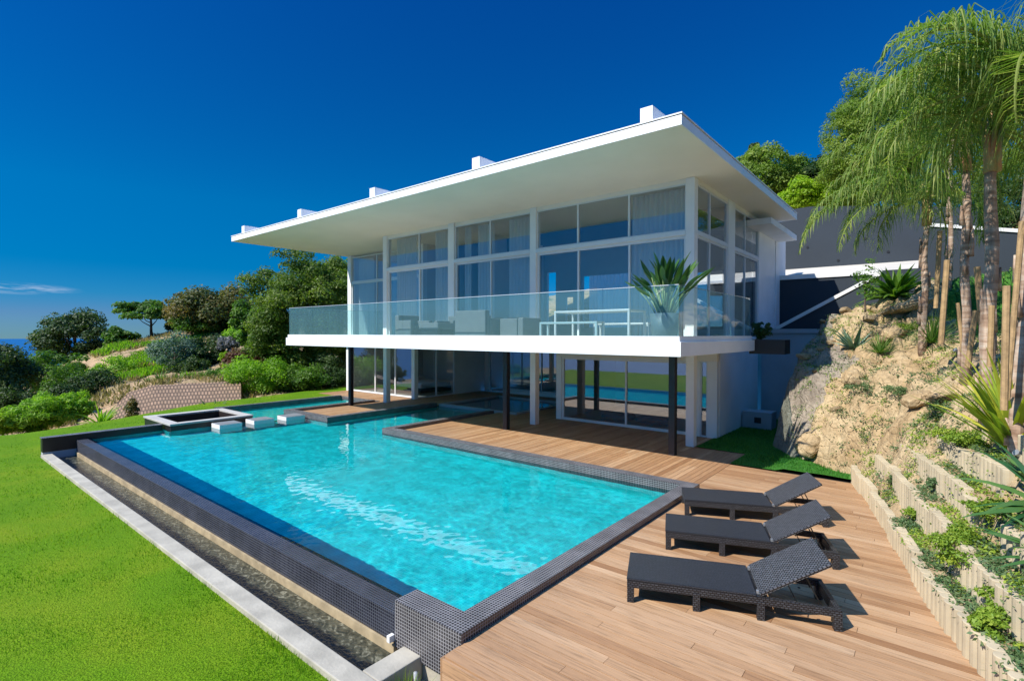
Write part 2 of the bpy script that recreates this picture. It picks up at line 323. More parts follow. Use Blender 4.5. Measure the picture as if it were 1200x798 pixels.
el=ramp(nt,sp.outputs[2],[(0,(.14,.27,.43)),(.032,(.145,.265,.45)),(.062,(.05,.30,.47)),(.11,(0,.33,.49)),(.22,(0,.46,.59)),(.55,(.02,.43,.72)),(.64,(.2,.65,1.0)),(.8,(3.3,3.0,2.9))])  # last stops brighten and whiten the unseen zenith as added fill light
sky=mixc(nt,1,hs.outputs[0],el,'MULTIPLY')
# thin bank of cloud above the sea
mp=N(nt,'ShaderNodeMapping'); mp.inputs['Scale'].default_value=(7,7,60); L(nt,tc.outputs['Generated'],mp.inputs[0])
cn=ramp(nt,noise_n(nt,2.2,6,mp.outputs[0],rough=.6),[(.42,0),(.62,1)])
dv=at(22,338,100)-CAM; dv.normalize()
sb=N(nt,'ShaderNodeVectorMath',operation='SUBTRACT'); sb.inputs[1].default_value=dv; L(nt,tc.outputs['Generated'],sb.inputs[0])
sm=N(nt,'ShaderNodeVectorMath',operation='MULTIPLY'); sm.inputs[1].default_value=(14,14,110); L(nt,sb.outputs[0],sm.inputs[0])
ln=N(nt,'ShaderNodeVectorMath',operation='LENGTH'); L(nt,sm.outputs[0],ln.inputs[0])
msk=ramp(nt,ln.outputs['Value'],[(.25,1),(1,0)])
mm=N(nt,'ShaderNodeMath',operation='MULTIPLY'); L(nt,cn,mm.inputs[0]); L(nt,msk,mm.inputs[1])
sky=mixc(nt,mm.outputs[0],sky,(2.6,3.4,4.6))
L(nt,sky,bg.inputs[0]); L(nt,bg.outputs[0],wo.inputs[0])
sc.view_settings.view_transform='Standard'; sc.view_settings.look='None'; sc.view_settings.exposure=.80; sc.view_settings.gamma=1
cyc=sc.cycles; cyc.use_denoising=True; cyc.caustics_refractive=True; cyc.caustics_reflective=False; cyc.max_bounces=10; cyc.transparent_max_bounces=24; cyc.transmission_bounces=8; cyc.glossy_bounces=4; cyc.diffuse_bounces=3; cyc.sample_clamp_indirect=6; cyc.blur_glossy=.3
try: cyc.denoiser='OPENIMAGEDENOISE'; cyc.denoising_input_passes='RGB_ALBEDO_NORMAL'
except Exception: pass

# ------------------------------------------------------------------ pool
CT=.10; WL=-.058
pool=tag(wroot('swimming_pool',(-11,6.8,-1.2)),'turquoise infinity pool with dark mosaic tile edges in front of the white villa','swimming pool')
WR=[(-18.5,-3.8,3.85,9.8),(-19.1,-18.5,3.85,5.7),(-21.7,-18.5,8.3,9.8),(-21.7,-19.35,9.8,13.8),(-16.3,-13.2,9.8,15.0)]
def inw(x,y): return any(a<x<b and c<y<d for a,b,c,d in WR)
def depth(x,y): return -.55 if (x<-18.5 and y>8.3) else -.85
xs=sorted({v for r in WR for v in r[:2]}); ys=sorted({v for r in WR for v in r[2:]})
mb=MB()
def cell(i,j):
    if i<0 or j<0 or i>=len(xs)-1 or j>=len(ys)-1: return None
    x=(xs[i]+xs[i+1])/2; y=(ys[j]+ys[j+1])/2
    return depth(x,y) if inw(x,y) else None
for i in range(len(xs)-1):
    for j in range(len(ys)-1):
        z=cell(i,j)
        if z is None: continue
        a,b,c,d=xs[i],xs[i+1],ys[j],ys[j+1]
        mb.add([(a,c,z),(b,c,z),(b,d,z),(a,d,z)],[(0,1,2,3)])
        for ni,nj,p,q in ((i-1,j,(a,d),(a,c)),(i+1,j,(b,c),(b,d)),(i,j-1,(a,c),(b,c)),(i,j+1,(b,d),(a,d))):
            zn=cell(ni,nj); top=-.08 if zn is None else zn
            if top>z+.01: mb.add([(p[0],p[1],z),(q[0],q[1],z),(q[0],q[1],top),(p[0],p[1],top)],[(0,3,2,1)])
basin=mb.build('basin','pool_tiles',pool)
# coping: near right, deck side, round the island, spa and channel
cp=MB()
def cbox(x0,x1,y0,y1,z0=-.30,z1=CT): cp.box(x0,x1,y0,y1,z0,z1)
cbox(-3.804,-3.53,3.852,10.07)
cbox(-13.204,-3.806,9.796,10.07)
cbox(-13.204,-12.93,10.072,14.72)
cbox(-16.57,-16.296,9.796,14.9)
cbox(-19.354,-16.572,9.796,10.07)
cbox(-19.354,-19.08,10.072,13.792)
cp.build('coping','dark_tiles',pool,bevel=.004)
B('end_block','dark_tiles',pool,(-4.55,-3.53,3.54,3.854,-.42,CT),bevel=.004)
B('block_footing','concrete',pool,(-4.50,-3.56,3.57,3.84,-.95,-.422))
B('infinity_wall','wet_tiles',pool,(-19.098,-4.552,3.55,3.854,-.39,-.060),bevel=.004)
B('overflow_ledge','ledge',pool,(-19.098,-4.552,3.525,3.85,-1.0,-.392))
B('side_wall','black',pool,(-19.35,-19.096,2.82,5.7,-.30,.08))
B('side_wall_cap','dark_tiles',pool,(-19.37,-19.085,2.80,5.7,.082,.10))
B('side_wall_base','pale_wall',pool,(-19.34,-19.102,2.83,5.7,-1.0,-.302))
B('channel_edge','dark_tiles',pool,(-21.95,-21.696,8.3,13.79,-.3,CT),(-21.95,-19.1,13.796,14.05,-.3,.03))
B('skimmer_light','concrete_cap',pool,(-14.8,-14.6,9.8,9.83,-.2,-.12))
# raised fire pit box at the far end
fp=tag(wroot('seating_pit',(-19.7,7,0)),'raised square pit with pale stone rim and dark inside at the far pool end','pit')
fm=MB(); a,b,c,d=-21.1,-18.5,5.72,8.28
fm.box(a,b,c,c+.30,.10,.16).box(a,b,d-.25,d,.10,.16).box(a,a+.35,c+.302,d-.252,.10,.16).box(b-.28,b,c+.302,d-.252,.10,.16)
fm.build('rim','rim_stone',fp,bevel=.008)
B('outer_wall','black',fp,(a+.04,b-.02,c+.03,c+.1,-1.2,.098),(b-.1,b-.02,c+.102,d-.02,-1.2,.098),(a+.04,a+.1,c+.102,d-.02,-.6,.098),(a+.102,b-.102,d-.08,d-.02,-.6,.098))
B('inner_lining','brown_steel',fp,(a+.3,b-.28,c+.27,c+.298,-.5,.098),(a+.3,b-.28,d-.28,d-.252,-.5,.098),(a+.32,a+.348,c+.3,d-.282,-.5,.098),(a+.35,b-.3,c+.3,d-.3,-.5,-.45))
for (x0,x1,y0,y1),lb in zip([(-18.32,-17.68,6.85,7.55),(-18.32,-17.68,7.93,8.62),(-18.25,-17.6,9.0,9.70)],['pale stepping block in the pool next to the near corner of the dark pit','middle one of the three stepping blocks across the pool arm','stepping block in the pool beside the wood floored terrace island']):
    mb=MB(); mb.box(x0,x1,y0,y1,-.85,CT-.03); o=mb.build('stepping_block','concrete_cap',None,bevel=.006)
    tag(o,lb,'stepping stone','stepping blocks in the pool'); 
    B('block_top','block_stone',o,(x0+.01,x1-.01,y0+.01,y1-.01,CT-.029,CT-.02))
# spa basin under the house
spa=tag(wroot('spa_basin',(-14.2,17,0)),'shaded square water basin with pale rim under the house','spa pool')
B('spa_rim','pale_wall',spa,(-16.3,-12.06,15.0,15.16,-.3,.06),(-16.3,-12.06,18.75,18.9,-.3,.06),(-16.3,-16.15,15.162,18.748,-.3,.06),(-12.2,-12.06,15.162,18.748,-.3,.06))
o=B('spa_water','spa_water',None,(-16.149,-12.201,15.161,18.749,-.3,-.02)); tag(o,kind='structure')
# water surface of the pool: real ripples
def water(rects,step=.025):
    V=[];Fc=[];idx={}
    def vid(i,j):
        k=(i,j)
        if k not in idx:
            x=-22+i*step; y=3+j*step; idx[k]=len(V)
            V.append((x,y,0))
        return idx[k]
    cells=set()
    for a,b,c,d in rects:
        for i in range(int(round((a+22)/step)),int(round((b+22)/step))):
            for j in range(int(round((c-3)/step)),int(round((d-3)/step))): cells.add((i,j))
    for i,j in cells: Fc.append((vid(i,j),vid(i+1,j),vid(i+1,j+1),vid(i,j+1)))
    P=np.array(V); z=np.zeros(len(P)); r=np.random.default_rng(3)
    for k in range(90):
        th=r.normal(1.0,1.3); lam=r.uniform(.09,.30); A=.00034*lam; ph=r.uniform(0,6.28)
        z+=A*np.sin(2*math.pi/lam*(P[:,0]*math.cos(th)+P[:,1]*math.sin(th))+ph)
    P[:,2]=WL+z
    mb=MB(); mb.v=[tuple(p) for p in P]; mb.f=Fc; mb.t=[.5]*len(Fc); mb.uvr=[0]*len(Fc)
    return mb.build('pool_water','pool_water',None,smooth=True)
wt=tag(water([(a-.05,b+.05,c-.04,d+.05) for a,b,c,d in WR]),kind='structure')
wt.cycles.is_caustics_caster=True
for o in (basin,): o.cycles.is_caustics_receiver=True
# trough
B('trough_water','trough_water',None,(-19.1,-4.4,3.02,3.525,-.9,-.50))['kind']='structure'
k=MB(); k.box(-19.1,-4.12,2.78,3.02,-1.2,-.35); k.box(-4.40,-4.12,3.022,3.56,-1.2,-.35)
kk=k.build('concrete_kerb','concrete',None,bevel=.012); tag(kk,'pale concrete kerb along the lawn edge of the overflow trough','kerb')
px=MB(); px.tube([(-4.06,3.42,-.43),(-4.05,3.42,-.60),(-4.05,3.42,-.95)],.022,8); pp=px.build('drain_pipe','grey_pipe',None,smooth=True); tag(pp,'short grey drain pipe at the end of the concrete kerb','pipe')
ob=B('outlet_cover','concrete_cap',None,(-4.60,-4.552,3.47,3.539,-.35,-.28)); tag(ob,'small white plastic outlet box at the foot of the mosaic end block','outlet cover')

# ------------------------------------------------------------------ deck (real boards)
dk=MB(); W=.122; G=.008
def boards_y(x0,x1,segs,z=0):
    n=int(round((x1-x0)/W)); w=(x1-x0)/n
    for i in range(n):
        xa=x0+i*w; 
        for (ya,yb) in segs(xa+w/2):
            y=ya
            while y<yb-.01:
                ln=min(random.uniform(1.6,3.6),yb-y); 
                if yb-(y+ln)<.5: ln=yb-y
                dk.box(xa+G/2,xa+w-G/2,y+.002,y+ln-.002,z-.024,z+random.uniform(-.0008,.0008),tone=float(min(1,max(0,random.gauss(.5,.17)))),uvrot=1); y+=ln
def boards_x(y0,y1,seg,z=0):
    n=int(round((y1-y0)/W)); w=(y1-y0)/n
    for i in range(n):
        ya=y0+i*w; xa,xb=seg(ya+w/2); x=xa; first=True
        while x<xb-.01:
            ln=min(random.uniform(1.4,3.8) if not first else random.uniform(.8,3.4),xb-x); first=False
            if xb-(x+ln)<.4: ln=xb-x
            dk.box(x+.002,x+ln-.002,ya+G/2,ya+w-G/2,z-.024,z+random.uniform(-.0008,.0008),tone=float(min(1,max(0,random.gauss(.5,.17)))),uvrot=0); x+=ln
def basex(y): # foot of the bank on the right
    pts=[(-2,2.6),(3.31,1.15),(6.1,.40),(6.44,.27),(7.45,.0),(8.92,-.34),(10.65,-.72),(12.43,-1.26),(14,-2)]
    for (ya,xa),(yb,xb) in zip(pts,pts[1:]):
        if ya<=y<=yb: return xa+(xb-xa)*(y-ya)/(yb-ya)
    return pts[-1][1]
boards_x(3.31,12.43,lambda y:(-3.522 if y<10.08 else -3.655,basex(y)+.35))
def segA(x):
    if x<-19.08: return [(14.06,15.75)]
    if x<-18.72: return [(10.075,15.75)]
    if x<-16.575: return [(10.075,20.2)]
    if x<-16.3: return [(14.905,20.2)]
    if x<-12.93: return [(18.905,20.2)]
    if x<-12.06: return [(10.075,14.995),(18.905,20.2)]
    if x<-10.25: return [(10.075,20.2)]
    if x<-4.92: return [(10.075,15.25)]
    return [(10.075,13.73)]
boards_y(-24.2,-3.66,segA)
deck=dk.build('wooden_deck','deck_wood',None); tag(deck,kind='structure')
df=MB()
for i in range(3): df.box(-3.525,1.3,3.285,3.308,-.135*(i+1)-.01,-.135*i-.016,tone=.55+.2*(i%2),uvrot=0)
for i in range(3): df.box(-3.548,-3.528,3.285,3.53,-.135*(i+1)-.01,-.135*i-.016,tone=.4,uvrot=1)
o=df.build('deck_edge_boards','deck_wood',None); tag(o,kind='structure')
st=MB(); 
for i in range(4): st.box(-3.62+.0,1.0,2.9+i*.1,2.9+i*.1+.094,-.52,-.50,tone=.3+.1*i)
st.build('lower_deck_step','deck_wood',None)['kind']='structure'
B('deck_substructure','dark_soil',None,(-3.52,3,3.32,12.43,-.3,-.05),(-24.2,-19.36,14.06,20.2,-.3,-.05),(-19.07,-16.58,10.08,20.2,-.3,-.05),(-16.577,-16.31,14.91,20.2,-.3,-.05),(-12.92,-4.7,10.08,20.2,-.32,-.05),(-4.698,-3.66,10.08,13.73,-.32,-.05),(-16.3,-12.93,18.91,20.2,-.32,-.05))['kind']='structure'

# ------------------------------------------------------------------ villa
villa=tag(wroot('modern_villa',(-12,15,0)),'white two storey modern villa with flat overhanging roof and glass walls behind the pool','villa')
RX0,RX1,RY0,RY1,RZ=-24.8,-3.96,10.15,21.2,7.18
roof=B('roof','soffit',villa,(RX0+.03,RX1-.03,RY0+.03,RY1-.03,RZ+.001,RZ+.18))
B('fascia','white',roof,(RX0,RX1,RY0,RY0+.028,RZ,RZ+.20),(RX0,RX1,RY1-.028,RY1,RZ,RZ+.20),(RX0,RX0+.028,RY0+.03,RY1-.03,RZ,RZ+.20),(RX1-.028,RX1,RY0+.03,RY1-.03,RZ,RZ+.20))
B('shadow_gap','black',roof,(RX0+.02,RX1-.02,RY0+.02,RY1-.02,RZ+.201,RZ+.222))
B('roof_cap','white',roof,(RX0-.012,RX1+.012,RY0-.012,RY1+.012,RZ+.223,RZ+.25))
for x in (-23.66,-18.83,-14.22,-9.6,-4.72): B('roof_beam','white',roof,(x-.14,x+.14,10.17,21.0,RZ+.251,RZ+.56),bevel=.006)
B('rear_roof','white',villa,(-9,-4.3,18.9,23.0,6.72,6.92))
SX0,SX1,SY0=-19.85,-3.95,10.15
slab=B('balcony_slab','white',villa,(SX0,SX1,SY0,15.6,2.55,2.85),bevel=.005)
B('kerb','white',slab,(SX0+.05,SX1-.05,SY0+.05,SY0+.14,2.851,2.965),(SX1-.14,SX1-.05,SY0+.142,15.5,2.851,2.965),(SX0+.05,SX0+.14,SY0+.142,15.9,2.851,2.965))
B('floor_slab','soffit',villa,(-24.4,SX0-.002,15.4,22,2.5,2.88),(SX0,-4.87,15.602,24.3,2.55,2.88))
# balustrade panes
bal=tag(wroot('glass_balustrade',(-12,10.25,2.96)),'frameless clear glass balustrade round the edge of the balcony','balustrade')
n=9
for i in range(n):
    xa=SX0+.08+(SX1-SX0-.16)*i/n; xb=SX0+.08+(SX1-SX0-.16)*(i+1)/n
    p=B('glass_pane','balustrade_glass',bal,(xa+.006,xb-.006,10.24,10.258,2.93,4.0)); B('top_edge','aluminium',p,(xa+.006,xb-.006,10.236,10.262,4.001,4.018))
for i in range(3):
    ya=10.26+5.2*i/3; yb=10.26+5.2*(i+1)/3
    for x in (-4.05,-19.76):
        p=B('glass_pane','balustrade_glass',bal,(x-.009,x+.009,ya+.006,yb-.006,2.93,4.0)); B('top_edge','glass_edge',p,(x-.011,x+.011,ya+.006,yb-.006,4.001,4.014))
B('hand_wire','steel',bal,(-19.7,-4.1,10.35,10.362,3.55,3.562)) if 0 else None
# posts
for x in (-5.05,-10.46,-18.96): B('black_post','black_post',villa,(x-.09,x+.07,12.42,12.58,0,2.549),bevel=.004)
for x,y in ((-5.09,13.75),(-10.36,13.75),(-18.62,13.98),(-18.62,15.55)): B('white_post','white',villa,(x-.11,x+.11,y-.02,y+.2,0,2.549),bevel=.004)
# upper columns
FY=13.7
for xa,xb in ((-18.40,-18.14),(-14.38,-14.06),(-10.47,-10.22),(-5.22,-4.985)): B('facade_column','white',villa,(xa,xb,FY,FY+.26,2.851,RZ-.001),bevel=.004)
for ya,yb in ((16.62,17.3),): B('facade_column','white',villa,(-5.1,-4.985,ya,yb,2.851,RZ-.001),bevel=.004)
for xa,xb in ((-24.5,-24.2),(-18.7,-18.402)): B('facade_column','white',villa,(xa,xb,15.95,16.2,2.851 if xa<-20 else 2.89,RZ-.001))
def window(name,axis,pos,a0,a1,z0,z1,splits=(),fw=.06,dep=.07,glass='window_glass',fmat='frame',thick_at=None):
    "one glazed opening: frame with stiles, panes as sub-parts. axis y: faces -y at y=pos, runs along x; axis x: runs along y"
    mb=MB(); P=pos
    def bx(u0,u1,w0,w1,d0,d1):
        if axis=='y': mb.box(u0,u1,P+d0,P+d1,w0,w1)
        else: mb.box(P-d1,P-d0,u0,u1,w0,w1)
    bx(a0,a1,z0,z0+fw,0,dep); bx(a0,a1,z1-fw,z1,0,dep); bx(a0,a0+fw,z0+fw+.001,z1-fw-.001,0.001,dep); bx(a1-fw,a1,z0+fw+.001,z1-fw-.001,.001,dep)
    for s_ in splits: bx(s_-.03,s_+.03,z0+fw+.001,z1-fw-.001,.002,dep-.002)
    fr=mb.build(name,fmat,villa)
    g=sorted([a0+fw]+[q for s_ in splits for q in (s_-.03,s_+.03)]+[a1-fw])
    for u0,u1 in zip(g[::2],g[1::2]):
        mb=MB(); 
        if axis=='y': mb.box(u0,u1,P+.03,P+.042,z0+fw,z1-fw)
        else: mb.box(P-.042,P-.03,u0,u1,z0+fw,z1-fw)
        mb.build('pane',glass,fr)
    return fr
TZ=5.73; HZ=7.06
for a0,a1,sp_ in ((-18.139,-14.381,(-16.12,)),(-14.059,-10.471,(-12.29,)),(-10.219,-5.221,(-8.64,-6.91))):
    window('clerestory_window','y',FY+.06,a0,a1,TZ+.06,HZ,sp_,fw=.045)
    window('sliding_window','y',FY+.09,a0,a1,2.87,TZ-.06,sp_,fw=.075)
    B('transom','frame',villa,(a0,a1,FY-.01,FY+.12,TZ-.058,TZ+.058)); B('head','soffit',villa,(a0,a1,FY+.05,FY+.2,HZ+.001,RZ-.001))
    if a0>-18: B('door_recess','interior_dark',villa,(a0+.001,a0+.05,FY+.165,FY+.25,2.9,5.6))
for a0,a1,sp_ in ((13.962,16.618,(15.05,)),(17.302,20.2,(18.57,))):
    window('side_clerestory_window','x',-5.02,a0,a1,TZ+.05,HZ,sp_,fw=.045,glass='lower_glass')
    window('side_window','x',-5.02,a0,a1,2.87,TZ-.05,sp_,fw=.06,glass='lower_glass')
    B('transom','frame',villa,(-5.07,-4.99,a0,a1,TZ-.048,TZ+.048)); B('head','soffit',villa,(-5.07,-5.0,a0,a1,HZ+.001,RZ-.001))
window('wing_clerestory_window','y',16.0,-24.198,-18.72,TZ+.02,HZ,(-22.0,-20.2),fw=.045)
window('wing_window','y',16.0,-24.198,-18.72,2.89,TZ-.02,(-22.0,-20.2),fw=.07)
B('transom','frame',villa,(-24.198,-18.72,15.97,16.08,TZ-.018,TZ+.018))
# upper walls and room shell
B('side_wall_upper','white',villa,(-5.2,-4.99,20.202,22.6,2.881,RZ-.002),bevel=.004); B('side_wall_end','white',villa,(-5.2,-4.96,22.62,24.3,2.881,6.95))
rw=MB(); yb=20.0
ops=[(-14.25,-13.75,3.3,5.9),(-13.2,-12.8,3.5,4.7),(-12.3,-9.9,3.3,5.6),(-8.4,-6.2,3.3,5.4)]
x=-18.4
for (a,b_,z0,z1) in ops+[(-5.21,-5.21,0,0)]:
    rw.box(x,a,yb,yb+.15,2.881,RZ-.003); 
    if b_>a: rw.box(a,b_,yb,yb+.15,2.881,z0); rw.box(a,b_,yb,yb+.15,z1,RZ-.003)
    x=b_
rw.build('rear_wall','interior',villa)
B('inner_wall','interior',villa,(-14.5,-14.38,16,19.99,2.881,RZ-.003)); B('partition_wall','interior',villa,(-18.55,-18.403,16.202,20.1,2.881,RZ-.003))
B('wing_rear_wall','interior',villa,(-24.4,-18.56,22,22.15,2.881,RZ-.003),(-24.4,-24.3,16.202,21.99,2.881,RZ-.003))
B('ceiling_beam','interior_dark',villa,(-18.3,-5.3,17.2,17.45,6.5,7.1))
B('interior_floor','interior_floor',villa,(-18.39,-5.1,13.96,19.99,2.882,2.90))
B('ceiling_lamp','white_fabric',villa,(-12.3,-11.4,15.3,15.7,6.12,6.3))
# lower storey
window('lower_sliding_door','y',15.27,-10.23,-5.52,0.0,2.22,(-7.75,),fw=.09,glass='lower_glass',fmat='white')
B('lower_head','soffit',villa,(-10.45,-4.86,15.24,15.4,2.222,2.549))
for b_ in ((-10.45,-10.232,15.24,15.46,0,2.22),(-5.518,-5.36,15.26,15.45,0,2.22),(-5.14,-4.862,15.24,15.45,0,2.22)): B('lower_wall_pillar','white',villa,b_)
window('narrow_window','y',15.28,-5.358,-5.142,0.0,2.22,(),fw=.04,glass='lower_glass')
B('lower_side_wall','white',villa,(-4.99,-4.85,15.452,19.58,0,2.549))
B('lower_rear_wall','interior',villa,(-10.45,-4.99,19.4,19.55,0,2.549),(-10.45,-10.33,15.47,20.2,0,2.549))
B('lower_floor','interior_floor',villa,(-10.32,-5.0,15.36,19.39,-.03,.012))
window('recess_glass_door','y',20.3,-18.2,-16.9,0,2.3,(),fw=.07,glass='lower_glass')
window('recess_window','y',20.32,-16.88,-10.46,.17,2.35,(-14.8,-12.7),fw=.06,glass='lower_glass')
B('recess_sill','white',villa,(-16.88,-10.46,20.2,20.45,0,.168)); B('recess_head','soffit',villa,(-18.2,-10.46,20.3,20.45,2.352,2.549))
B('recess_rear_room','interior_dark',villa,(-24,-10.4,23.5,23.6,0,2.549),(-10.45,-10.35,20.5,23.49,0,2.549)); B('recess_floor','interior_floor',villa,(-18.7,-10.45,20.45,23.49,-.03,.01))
window('recess_side_window','x',-18.62,15.78,18.2,0,2.45,(17.0,),fw=.05,glass='lower_glass')
B('recess_side_wall','white',villa,(-18.75,-18.6,18.202,20.4,0,2.549))
window('left_sliding_door','y',15.82,-24.0,-18.78,0,2.42,(-21.9,-20.3),fw=.07,glass='lower_glass',fmat='white')
B('left_pier','white',villa,(-24.25,-24.002,15.7,15.95,0,2.499)); B('left_head','soffit',villa,(-24.0,-18.78,15.82,15.95,2.422,2.499))
B('left_room_wall','interior',villa,(-24.2,-24.1,15.96,20.9,0,2.499),(-24.2,-18.76,20.9,21,0,2.499)); B('left_room_floor','interior_floor',villa,(-24.09,-18.77,15.9,20.89,-.03,.012))
# rear-right: dark planter box, retaining walls of the stair
pb=B('planter_box','brown_steel',None,(-4.10,-3.19,15.62,16.3,2.46,2.86),bevel=.004); tag(pb,'dark brown steel planter box at the rear end of the balcony','planter')
B('stair_lower_wall','pale_wall',None,(-4.84,1.0,20.0,20.3,-.2,3.05),(-4.84,1.0,19.95,20.32,3.052,3.2))
o=bpy.data.objects['stair_lower_wall']; tag(o,'pale concrete retaining wall in the shade behind the house','retaining wall')
B('drain_slot','interior_dark',o,(-3.32,-3.2,19.985,19.998,1.7,2.35))
def prism(name,mat,pts,y0,y1,parent=None):
    n=len(pts); V=[(x,y0,z) for x,z in pts]+[(x,y1,z) for x,z in pts]
    Fc=[tuple(range(n)),tuple(range(2*n-1,n-1,-1))]+[(i,i+n,(i+1)%n+n,(i+1)%n) for i in range(n)]
    return MB().add(V,Fc).build(name,mat,parent)
sw=tag(wroot('stair_parapet',(-3,21,3)),'grey stair parapet wall with a sloping white coping beside the house','parapet wall')
prism('wall','grey_wall',[(-4.98,2.6),(-1.42,2.6),(-1.42,4.98),(-4.98,2.92)],21.0,21.25,sw)
prism('coping','concrete_cap',[(-4.98,2.922),(-1.42,4.982),(-1.40,5.12),(-4.98,3.06)],20.96,21.29,sw)
s2=tag(wroot('stair_rear_wall',(-3,23,3)),'grey wall behind the stairs with a level white coping','wall')
prism('wall','grey_wall',[(-6.5,2.6),(-1.7,2.6),(-1.7,5.22),(-6.5,5.22)],23.3,23.5,s2); prism('coping','concrete_cap',[(-6.5,5.222),(-1.68,5.222),(-1.68,5.40),(-6.5,5.40)],23.25,23.55,s2)
bw=tag(wroot('boundary_wall',(0,27,5)),'tall dark grey rendered boundary wall on the hillside above the stairs','wall')
prism('wall','grey_wall',[(-9,5.0),(1.2,4.4),(1.2,7.9),(-.9,8.35),(-4.5,8.85),(-9,8.75)],27,27.3,bw)
for x,z in ((-2.4,7.15),(-3.4,6.3),(-1.6,6.5),(-4.6,7.0)): MB().tube([(x,26.98,z),(x,26.999,z)],.055,10).build('weep_hole','black',bw)
o=B('road_edge_wall','grey_wall',None,(-1.66,-.31,23.5,23.7,2.6,5.38)); tag(o,'short dark grey wall stub at the edge of the access road behind the broad leaved plant','wall')
b2=tag(wroot('lower_boundary_wall',(1.5,23,5)),'lower grey wall with white coping behind the palm trunks','wall')
prism('wall','grey_wall',[(-.3,3.5),(3.6,3.5),(3.6,6.0),(-.3,6.85)],23.6,23.8,b2); prism('coping','concrete_cap',[(-.3,6.852),(3.6,6.002),(3.6,6.12),(-.3,6.97)],23.55,23.85,b2)
o=MB().add([(-9,23.6,5.3),(-.35,23.6,5.3),(-.35,26.98,6.05),(-9,26.98,6.05)],[(0,1,2,3)]).build('access_road','road_concrete',None); o['kind']='structure'
# grey junction box by the lower wall
o=B('pump_box','pale_wall',None,(-4.82,-3.95,17.6,18.25,.02,.55),bevel=.01); o.name='pump_box'; tag(o,'small grey concrete pump box beside the lower side wall','pump box'); B('vent','black',o,(-4.45,-4.25,17.585,17.598,.2,.38))
o=B('wall_lamp','black',None,(-5.55,-5.42,13.0,13.1,2.44,2.548),bevel=.01); tag(o,'small black spotlight fixed under the balcony slab','spotlight')
# ------------------------------------------------------------------ lawn, sea, hills
LE=[(-40,-30),(-15,-28),(-3,-26),(1,-24.6),(2.5,-24.1),(3.7,-23.9),(5.5,-24.0),(9.3,-24.7),(11.3,-24.95),(16.7,-26.2),(30,-29)]
def ledge(y): return float(np.interp(y,[a for a,b in LE],[b for a,b in LE]))
def lawn_z(x,y): return -.42+.40*min(1,max(0,(y-2.9)/6.)) if x<-19.3 else -.42
mb=MB()
def lawn_patch(ya,yb,fa,fb,nx,ny):
    ys_=np.linspace(ya,yb,ny+1); V=[];Fc=[]
    for y in ys_:
        a,b=fa(y),fb(y)
        for i in range(nx+1):
            x=a+(b-a)*i/nx; V.append((x,y,lawn_z(x,y)+.02*noise.noise((x*.25,y*.25,0))))
    for j in range(ny):
        for i in range(nx):
            k=j*(nx+1)+i; Fc.append((k,k+1,k+nx+2,k+nx+1))
    mb.add(V,Fc)
lawn_patch(-12,2.79,ledge,lambda y:-4.11,40,24)
lawn_patch(2.79,5.71,ledge,lambda y:-19.36,10,8); lawn_patch(5.71,8.29,ledge,lambda y:-21.06,8,8); lawn_patch(8.29,14.04,ledge,lambda y:-21.94,6,12); lawn_patch(14.04,26,ledge,lambda y:-24.22,6,16)
tag(mb.build('lawn','lawn',None,smooth=True),kind='structure')
def quads(P,A,Bv,tone):
    "quads around points P with half axes A,B"
    V=np.stack([P-A-Bv,P+A-Bv,P+A+Bv,P-A+Bv],1).reshape(-1,3); return V
def lawn_blades(n=300000):
    th=rng.uniform(R(-52),R(50),n)-YAW*0; d=1/rng.uniform(1/26.,1/2.6,n)**1.0
    x=np.cos(YAW)*np.tan(th)*d-np.sin(YAW)*d; y=np.sin(YAW)*np.tan(th)*d+np.cos(YAW)*d
    le=np.interp(y,[a for a,b in LE],[b for a,b in LE])
    ok=((y<2.77)&(x<-4.13)&(x>le))|((x<-19.38)&(y>=2.77)&(y<5.6)&(x>le))|((x<-21.98)&(y>=5.6)&(y<16)&(x>le))
    x,y,d=x[ok],y[ok],d[ok]; n=len(x); z=np.where(x<-19.3,-.42+.40*np.clip((y-2.9)/6,0,1),-.42)
    h=rng.uniform(.015,.036,n); wd=.0018+.0006*d; a=rng.uniform(0,6.28,n); ln=rng.uniform(0,.035,n); b=rng.uniform(0,6.28,n)
    V=np.empty((n,3,3)); V[:,0]=np.stack([x-wd*np.cos(a),y-wd*np.sin(a),z-.005],1); V[:,1]=np.stack([x+wd*np.cos(a),y+wd*np.sin(a),z-.005],1); V[:,2]=np.stack([x+ln*np.cos(b),y+ln*np.sin(b),z+h],1)
    h=h*(1+.35*np.sin(x*3.1+1.7*np.sin(y*2.3)))*np.where((y>2.66)&(x>-19.3),1.9,1); V[:,2,2]=z+h; t=np.clip(.45+.16*np.sin(x*1.1+np.sin(y*.8)*2)+.12*np.sin(y*4.1+np.sin(x*3.)*1.5)+rng.normal(0,.27,n),0,1)
    return qmesh('grass_blades',V.reshape(-1,3),n,3,t,'blade')
tag(lawn_blades(),'short mown green lawn blades','grass',kind='stuff')
# sea
me=bpy.data.meshes.new('sea'); nseg=256; Rr=19400.
V=[(Rr*math.cos(2*math.pi*k/nseg),Rr*math.sin(2*math.pi*k/nseg),-148) for k in range(nseg)]
me.from_pydata(V,[],[tuple(range(nseg))]); me.materials.append(MATS['sea']); o=bpy.data.objects.new('sea',me); COL.objects.link(o); o['kind']='structure'
